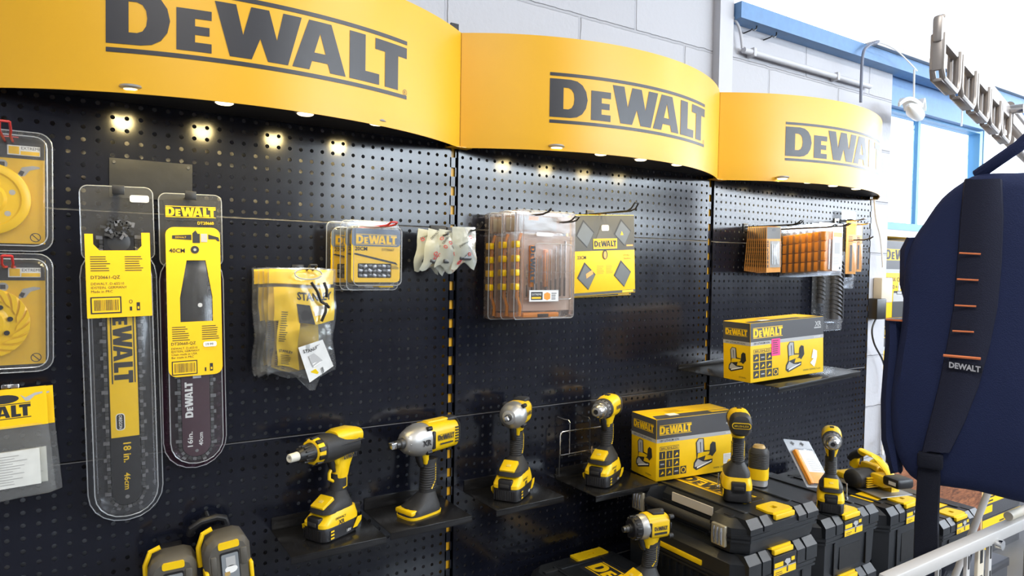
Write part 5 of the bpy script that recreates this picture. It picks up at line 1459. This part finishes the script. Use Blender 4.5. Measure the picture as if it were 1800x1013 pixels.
for k in range(5): a.cyl((.04+.013*k, .012, .006), (.04+.013*k, .10, .006), .0028, STEEL, n=8)
a.done('drill_bits', r)
a = MB(B)
for x in (.035, .082): a.rect(x-.010, x+.010, .158, .164, INK, TR(0, 0, .0014)); a.rect(x-.004, x+.004, .153, .168, INK, TR(0, 0, .0014))
a.done('hang_slots', r)

for (u, v0, v1, z, lb) in ((1262, 832, 858, .8725, 'slim steel drill bit standing on the case beside the lower carton'), (1488, 850, 878, .7925, 'slim steel drill bit standing on the case right of the outward-facing drill')):
    p = atz(u, v1, z); h = (v1-v0)*(p-CAM).dot(FWD)/FPX
    a = MB(); a.lathe([(0, .005), (.006, .005), (.008, .0022), (h, .0018)], STEEL, TR(p.x, p.y, z) @ RY(-PI/2), 10)
    tag(a.done('drill_bit'), lb, 'drill bit')

# wire bracket on the boards
p = aty(985, 760, -.035); q = aty(1066, 749, -.035); b_ = aty(985, 801, -.035)
r = root('wire_bracket', 'bent steel wire bracket hooked on the boards behind the silver-chucked drill', 'bracket', (p.x, -.035, p.z))
a = MB(); w_ = q.x-p.x; h_ = p.z-b_.z
a.tube([(w_, 0, -.002), (.01, 0, 0), (.002, 0, -.004), (0, 0, -.012), (0, 0, -h_+.004), (.004, 0, -h_), (w_, 0, -h_+.002)], .0022, STEEL, 7)
a.tube([(.0, 0, -.02), (-.003, 0, -h_-.06), (.004, .03, -h_-.064)], .0018, DSTEEL, 7)
a.tube([(.03, 0, -h_-.006), (w_, 0, -h_-.004)], .0015, STEEL, 7); a.done('frame', r)
for x in (.034, .110):
    a = MB(); a.tube([(x, .036, .028), (x, .006, .030), (x, 0, .024), (x, 0, -h_)], .002, STEEL if x < .05 else DSTEEL, 7); a.done('hook_wire', r)
r = root('brush_rods', 'small bundle of dark steel rods hanging under the tray beside the case stack', 'tool', (.545, -.06, .80))
a = MB()
for k in range(4): a.tube([(.011*k, 0, .076), (.011*k, -.004, .05), (.011*k, 0, .0)], .0018, DSTEEL, 6)
a.done('rods', r)

# ================================================================ laser levels at the lower left
TAUPE = pm('taupe_rubber', (.085, .078, .066), .5, bump=.1, scale=300)
def laser(label, x, y, z, rz, ry):
    r = root('laser_level', label, 'laser level', (x, y, z), rz, group='laser levels', ry=ry)
    W = .088; H = .135; D = .075
    a = MB()
    pts = [(0, -H), (W, -H), (W, -.022), (W-.008, -.006), (W-.022, 0), (.022, 0), (.008, -.008), (0, -.026)]
    sh = lambda ins, yy: [(W/2+(px-W/2)*(1-ins/W*2), yy, -H/2+(pz+H/2)*(1-ins/H*2)) for px, pz in pts]
    a.loft([sh(.004, .0), sh(0, -.008), sh(0, -D+.012), sh(.008, -D)], TAUPE)
    F = front(0, -D-.0006, 0)
    a.box(W-.022, W-.008, -D-.003, -D+.01, -.060, -.024, TAUPE, .003); a.box(.010, .022, -D-.003, -D+.01, -.068, -.030, TAUPE, .003)
    a.done('body', r)
    b = MB(); b.prism(rrect(.026, .066, -.020, -.006, .004), 0, .004, YEL, front(0, -D+.003, 0) @ TR(0, 0, 0)); b.done('top_button', r)
    b = MB(); b.prism(rrect(.028, .064, -.090, -.026, .004), 0, .0012, BLK, F); b.prism(rrect(.030, .062, -.088, -.030, .003), .0012, .0022, pm('laser_window', (.22, .24, .26), .08), F)
    b.rect(.038, .056, -.056, -.036, GREYP, F @ TR(0, 0, .0028)); b.poly(ellipse(.047, -.062, .012, .008), WHITE, F @ TR(0, 0, .0028)); b.rect(.034, .044, -.074, -.066, pm('tan_cap', (0, 0, 0)), F @ TR(0, 0, .0030)); b.done('window', r)
    for sx in (0, 1):
        b = MB(); x0 = -.002 if sx == 0 else W-.006
        b.box(x0, x0+.008, -D-.004, -D+.03, -.105, -.058, YEL, .003); b.done('corner_guard', r)
    b = MB(); b.prism(rrect(.022, .066, -.128, -.102, .003), 0, .003, YEL, F); b.done('front_plate', r)
    b = MB(); b.tube([(-.004, -.03, -.06), (-.004, -.03, -.02), (.006, -.03, .006), (.024, -.03, .012)], .005, YEL, 8); b.done('pendulum_lever', r)
    b = MB(); b.box(W/2-.02, W/2+.02, -.006, .05, -.05, -.01, BLK, .003); b.done('wall_mount', r)
    return r
laser('taupe and yellow laser level with small window, front one at the lower left', -.628, -.070, .938, .0, -.085)
l2 = laser('taupe and yellow laser level half hidden at the back, at the lower left', -.718, -.045, .912, -.10, -.05)
r = root('carry_handle', 'black looped carry strap above the laser levels at the lower left', 'strap', (-.600, -.03, .942))
a = MB(); a.tube([(-.036, 0, -.02), (-.034, -.005, -.006), (-.016, -.008, .006), (.014, -.008, .010), (.030, -.004, .004), (.036, 0, -.016)], .0085, BLK, 10); a.tube([(-.0, -.0, .008), (0, .03, .012)], .004, DSTEEL, 7); a.done('loop', r)

# ================================================================ right end: sockets, bench, stacked boxes
p = aty(1549, 510, .04)
r = root('socket_box', 'cream double socket box on the end of the blockwork', 'socket', (p.x-.005, .05, p.z))
a = MB(); a.box(-.045, .045, -.04, 0, -.055, .055, CREAM, .006); a.done('box', r)
p2 = aty(1544, 543, .02)
r = root('power_adapter', 'black power adapter plugged in under the cream socket box', 'adapter', (p2.x, .05, p2.z))
a = MB(); a.box(-.045, .03, -.05, 0, -.045, .045, BLK, .005); a.done('body', r)
cable('cable', 'black adapter cable hanging down the end of the blockwork', [(1540, 560), (1533, 580), (1537, 605), (1552, 635), (1558, 665), (1556, 690)], .015, .004, BLK)
cable('cable', 'white cable curving down beside the right end of the boards', [(1537, 352), (1540, 385), (1548, 420), (1552, 470)], .02, .004, WHITE)
cable('cable', 'loop of white string on the reddish board beside the circular saw', [(1568, 760), (1562, 775), (1552, 782), (1551, 800), (1556, 782), (1553, 770)], -.0032, .0035, WHITE)
r = root('strand_board_bench', 'reddish strand board bench under the stacked radio cartons', 'bench', (XE+.005, 0, 0))
a = MB(); a.box(0, .9, .0, .018, 0, .93, OSB); a.done('front_panel', r)
a = MB(); a.box(0, .9, .018, .5, .91, .93, OSB); a.done('top', r)
a = MB(); a.box(.9, .915, .0, .5, 0, .93, pm('raw_board_edge', (.62, .40, .16), .7, var=.1)); a.done('end_panel', r)
def radio_carton(label, z):
    r = root('radio_carton', label, 'box', (XE+.035, .10, z), group='radio cartons on the bench')
    W = .46; H = .36; D = .32
    a = MB(); a.box(0, W, 0, D, 0, H, CARTON, .003); F = front(0, -.0006, 0)
    DK = pm('carton_charcoal', (0, 0, 0))
    a.rect(.001, W-.001, H*.63, H-.001, DK, F); a.rect(.001, W-.001, H*.58, H*.63, GREYP, F)
    a.rect(.03, .34, H*.745, H*.89, CARTON, F @ TR(0, 0, .0003)); a.logo(.28, INK, F @ TR(.045, H*.755, .0006), capfrac=.165)
    a.text('TSTAK', INK, F @ TR(.06, H*.47, .0003), h=.020); a.text('CONNECT', INK, F @ TR(.155, H*.47, .0003), h=.020, weight=.02); a.text('RADIO + CHARGER', INK, F @ TR(.06, H*.375, .0003), h=.018, w=.22, weight=.02)
    for x0, x1, y0, y1, mt in ((.12, .24, .0, .075, GRY), (.125, .235, .075, .115, GREYP), (.13, .23, .115, .125, GRY), (.17, .185, .125, .165, WHITE)): a.rect(x0, x1, y0, y1, mt, F @ TR(0, 0, .0004))
    a.rect(.155, .205, H*.30, H*.345, INK, F @ TR(0, 0, .0004)); a.rect(.16, .2, H*.305, H*.34, GREYP, F @ TR(0, 0, .0007))
    a.done('carton', r)
radio_carton('yellow and grey radio carton, upper of two under the window', 1.292)
radio_carton('yellow and grey radio carton, lower of two under the window', .931)
for i, (x, z, lb) in enumerate([(3.20, .0, 'black and yellow tool carton, bottom of the stack beyond the reddish board'), (3.19, .20, 'black and yellow tool carton with clear tape, top of the stack beyond the reddish board')]):
    r = root('tool_carton', lb, 'box', (x, .02, z), group='cartons beyond the bench')
    W = .47; H = .195 if i == 0 else .18; D = .3
    a = MB(); a.box(0, W, 0, D, 0, H, pm('carton_charcoal', (0, 0, 0)), .003); F = front(0, -.0006, 0)
    a.rect(.0, W, H*.42, H-.002, CARTON, F); a.rect(.01, .12, H*.15, H*.36, CARTON, F); a.rect(.30, .33, H*.5, H*.75, INK, F @ TR(0, 0, .0004)); a.lines(.2, H*.8, .08, 2, .02, INK, F @ TR(0, 0, .0004)); a.lines(.05, H*.7, .1, 3, .02, INK, F @ TR(0, 0, .0004)); a.done('carton', r)
    if i: a = MB(); a.rect(.34, .45, H*.3, H*.95, GREYP, F @ TR(0, 0, .0010)); a.rect(.35, .44, H*.4, H*.85, FILM, F @ TR(0, 0, .0016)); a.done('tape', r)

# ================================================================ backpack hanging from the rack
BD = 1.2
BC = atd(1755, 590, BD)
az = YAW+math.atan((1755-900)/FPX)
bX = Vector((math.cos(az), -math.sin(az), 0)); bZ = Vector((0, 0, 1)); bY = Vector((math.sin(az), math.cos(az), 0))
def bp(u, v, dy=0.0):          # pixel -> local (x, z) on the bag's plane, dy towards the viewer
    d = ray(u, v); n = bY; o = BC-bY*dy
    t = (o-CAM).dot(n)/d.dot(n); q = CAM+d*t-BC
    return (q.dot(bX), -dy, q.z)
r = root('backpack', 'large dark navy backpack with orange dashes hanging at the right edge, nearest the camera', 'backpack', BC, rz=-(az))
out = [(1722, 307), (1690, 322), (1655, 350), (1625, 392), (1602, 430), (1590, 480), (1586, 560), (1574, 640), (1566, 710), (1570, 770), (1585, 815), (1612, 845), (1660, 855), (1720, 864), (1800, 884), (1870, 890), (1925, 860), (1942, 780), (1944, 640), (1940, 500), (1930, 400), (1895, 335), (1850, 306), (1790, 304)]
O2 = [bp(u, v) for u, v in out]
cx = sum(p[0] for p in O2)/len(O2); cz = sum(p[2] for p in O2)/len(O2)
a = MB()
rg = lambda s, y: [(cx+(p[0]-cx)*s, y, cz+(p[2]-cz)*s) for p in O2]
def dense(ring):
    o_ = []
    n = len(ring)
    for i in range(n):
        p0, p1, p2, p3 = (Vector(ring[(i+k) % n]) for k in (-1, 0, 1, 2))
        for t in (0, .34, .67): o_.append(.5*((2*p1)+(p2-p0)*t+(2*p0-5*p1+4*p2-p3)*t*t+(3*p1-p0-3*p2+p3)*t**3))
    return o_
a.loft([dense(rg(.80, .19)), dense(rg(.92, .18)), dense(rg(.985, .15)), dense(rg(1.0, .05)), dense(rg(1.0, .0)), dense(rg(.975, -.012)), dense(rg(.90, -.022)), dense(rg(.55, -.030)), dense(rg(.15, -.034))], NAVY)
a.done('body', r)
def band(mb, mid, half, y, th, mat):      # soft strap along pixel points with half-widths in pixels
    rings = []
    for (u, v), h in zip(mid, half):
        l = bp(u-h, v, y); q = bp(u+h, v, y); c_ = bp(u, v, y+th)
        rings.append([(l[0], l[1]+.012, l[2]), (l[0]*.9+c_[0]*.1, l[1]-th*.55, l[2]), (c_[0]*.6+l[0]*.4, c_[1], c_[2]), (c_[0]*.6+q[0]*.4, c_[1], c_[2]), (q[0]*.9+c_[0]*.1, q[1]-th*.55, q[2]), (q[0], q[1]+.012, q[2])])
    mb.loft(rings, mat)
a = MB(); band(a, [(1728, 315), (1726, 380), (1722, 460), (1715, 540), (1702, 610), (1685, 680), (1664, 745), (1645, 795)], [34, 40, 42, 42, 41, 38, 33, 26], .030, .016, pm('padded_navy', (.016, .019, .040), .75, bump=.5, scale=600, spec=.25)); pad = a.done('shoulder_strap', r)
for k, (u, v, h) in enumerate([(1705, 446, 19), (1701, 492, 19), (1697, 538, 19), (1693, 583, 19), (1691, 626, 33)]):
    a = MB(); p0 = bp(u-h, v-1, .052); p1 = bp(u+h, v+(1 if k < 4 else 5), .052); a.tube([p0, p1], .0016 if k < 4 else .0026, ORGFAB, 6); a.done('orange_stripe', pad)
a = MB(); p0 = bp(1668, 646, .0535); a.text('DEWALT', LABELW, basis(p0, (1, 0, -.09), (0, 0, 1), (0, -1, 0)), w=.046, h=.010, weight=.04); a.rect(-.002, .048, -.002, .012, STRAPM, basis((p0[0], p0[1]+.0012, p0[2]), (1, 0, -.09), (0, 0, 1), (0, -1, 0))); a.done('woven_label', pad)
a = MB(); p0 = bp(1613, 800, .036); p1 = bp(1658, 815, .036); a.box(p0[0], p1[0], p0[1]-.012, p0[1]+.006, p1[2]-.012, p0[2]+.008, STRAPM, .005); a.done('buckle', r)
a = MB(); band(a, [(1634, 806), (1631, 860), (1628, 920), (1627, 990), (1627, 1000)], [21, 21, 22, 23, 23], .030, .003, STRAPM); a.done('webbing', r)
a = MB(); band(a, [(1570, 562), (1572, 600), (1566, 700), (1566, 770), (1576, 830)], [14, 16, 18, 17, 10], -.03, .03, NAVY); sp = a.done('side_pocket', r)
a = MB(); a.tube([bp(1558, 562, .004), bp(1586, 564, .010)], .002, ORGFAB, 6); a.done('orange_edge', sp)
a = MB(); band(a, [(1604, 418), (1598, 440), (1597, 500), (1600, 530)], [10, 16, 16, 10], -.03, .03, NAVY); a.done('side_tab', r)
a = MB(); band(a, [(1598, 680), (1592, 730), (1586, 780)], [18, 14, 8], .006, .012, pm('padded_navy', (0, 0, 0))); a.done('lower_wing', r)
a = MB(); q = [bp(1718, 308, -.02), bp(1755, 282, .0), bp(1790, 258, .0), bp(1812, 238, -.0), bp(1830, 222, -.02)]
a.tube(q, .0105, NAVY, 10); a.done('carry_loop', r)
LOOP_END = BC+bX*q[-1][0]+bY*q[-1][1]+bZ*q[-1][2]

# ================================================================ metal rack arm and rail in the foreground
A0 = atd(1648, 85, 1.0); A1 = atd(1772, 183, 1.5)
dx = A1-A0; dx.z = 0; AL = dx.length; dx.normalize()
r = root('display_rack', 'grey metal slotted rack arm on a post, high at the right edge', 'rack', (A0.x, A0.y, 0), rz=math.atan2(dx.y, dx.x))
zb = A0.z
a = MB(); a.box(0, AL, -.006, .006, zb+.012, zb+.040, RACKM, .003); a.box(-.006, .018, -.007, .007, zb+.008, zb+.048, RACKM, .005); a.box(.012, .026, -.007, .007, zb+.044, zb+.054, RACKM, .004); a.done('top_bar', r)
n = 5
for k in range(n):
    x0 = AL*k/n; x1 = x0+AL/n*.88; a = MB()
    for yy in (-.006, .006):
        a.tube([(x0+.004, yy, zb+.022), (x0+.002, yy, zb-.030), (x0+.008, yy, zb-.042), (x1-.018, yy, zb-.044), (x1-.006, yy, zb-.036), (x1, yy, zb-.020), (x1, yy, zb+.022)], .0042, RACKM, 8)
    a.box(x0+.006, x1-.014, -.006, .006, zb-.047, zb-.042, RACKM, .001); a.box(x0-.002, x0+.004, -.006, .006, zb-.032, zb+.015, RACKM, .001)
    a.done('slot_loop', r)
a = MB(); a.cyl((AL-.012, -.03, zb+.03), (AL-.012, .03, zb+.03), .010, CHROME); a.done('bolt', r)
a = MB(); a.box(AL-.005, AL+.84, -.012, .012, zb+.0, zb+.025, RACKM, .003); a.cyl((AL+.02, 0, zb-.03), (AL+.84, -.0, zb-.03), .012, RACKM); a.cyl((AL+.02, .0, zb+.045), (AL+.84, 0, zb+.045), .010, RACKM); a.done('cross_tube', r)
a = MB(); a.box(AL+.82, AL+.86, -.02, .02, 0, zb+.08, RACKM, .004); a.done('post', r)
a = MB(); bh = Matrix.Rotation(-r.rotation_euler.z, 4, 'Z') @ (LOOP_END-Vector((A0.x, A0.y, 0))); a.cyl((AL+.84, 0, bh.z+.02), bh+Vector((-.03, 0, .0)), .008, RACKM); a.done('bag_peg', r)
a = MB(); a.box(AL+.6, AL+1.0, -.2, .2, 0, .03, RACKM, .004); a.done('base', r)

RY_ = -1.06
R0 = aty(1555, 1018, RY_); R1 = aty(1800, 919, RY_)
zr = (R0.z+R1.z)/2
r = root('barrier_rail', 'pale grey metal rail with slotted posts crossing the lower right corner', 'rail', (R0.x, RY_, 0))
L = R1.x-R0.x+.6
a = MB(); a.box(0, L, -.010, .010, zr-.012, zr+.010, RAILM, .003); a.done('top_rail', r)
for k, (u, wd) in enumerate([(1655, .010), (1705, .012), (1727, .024), (1743, .012)]):
    x = aty(u, 990, RY_).x-R0.x; a = MB()
    a.box(x-wd/2, x+wd/2, .002, .008, 0, zr-.012, CREAM if k == 2 else RAILM, .001)
    for j in range(20): a.box(x-wd*.18, x+wd*.18, .0012, .0025, zr-.045-.045*j, zr-.022-.045*j, BLK)
    a.done('slotted_post', r)
x = aty(1741, 945, RY_).x-R0.x
a = MB(); a.cyl((x, -.020, zr-.012), (x, -.010, zr-.012), .0085, CHROME); a.done('bolt', r)
for xx in (.02, L-.05):
    a = MB(); a.box(xx, xx+.03, -.012, .012, 0, zr-.013, RAILM, .003); a.done('end_post', r)
q0 = aty(1774, 924, RY_)
r = root('cream_tube', 'short cream tube lying on the grey rail at the right edge', 'tube', (q0.x, RY_+.002, zr+.0185))
a = MB(); a.cyl((0, 0, 0), (.4, -.004, 0), .008, CREAM); a.done('tube', r)
g0 = atd(1713, 926, 1.62); g1 = atd(1746, 842, 1.62)
r = root('diagonal_rod', 'thin grey rod slanting up behind the rail before the far cartons', 'rod', (g0.x, g0.y, g0.z))
a = MB(); dd = g1-g0; a.cyl(-dd*(g0.z/dd.z), dd*1.8, .0075, RAILM); a.done('rod', r)
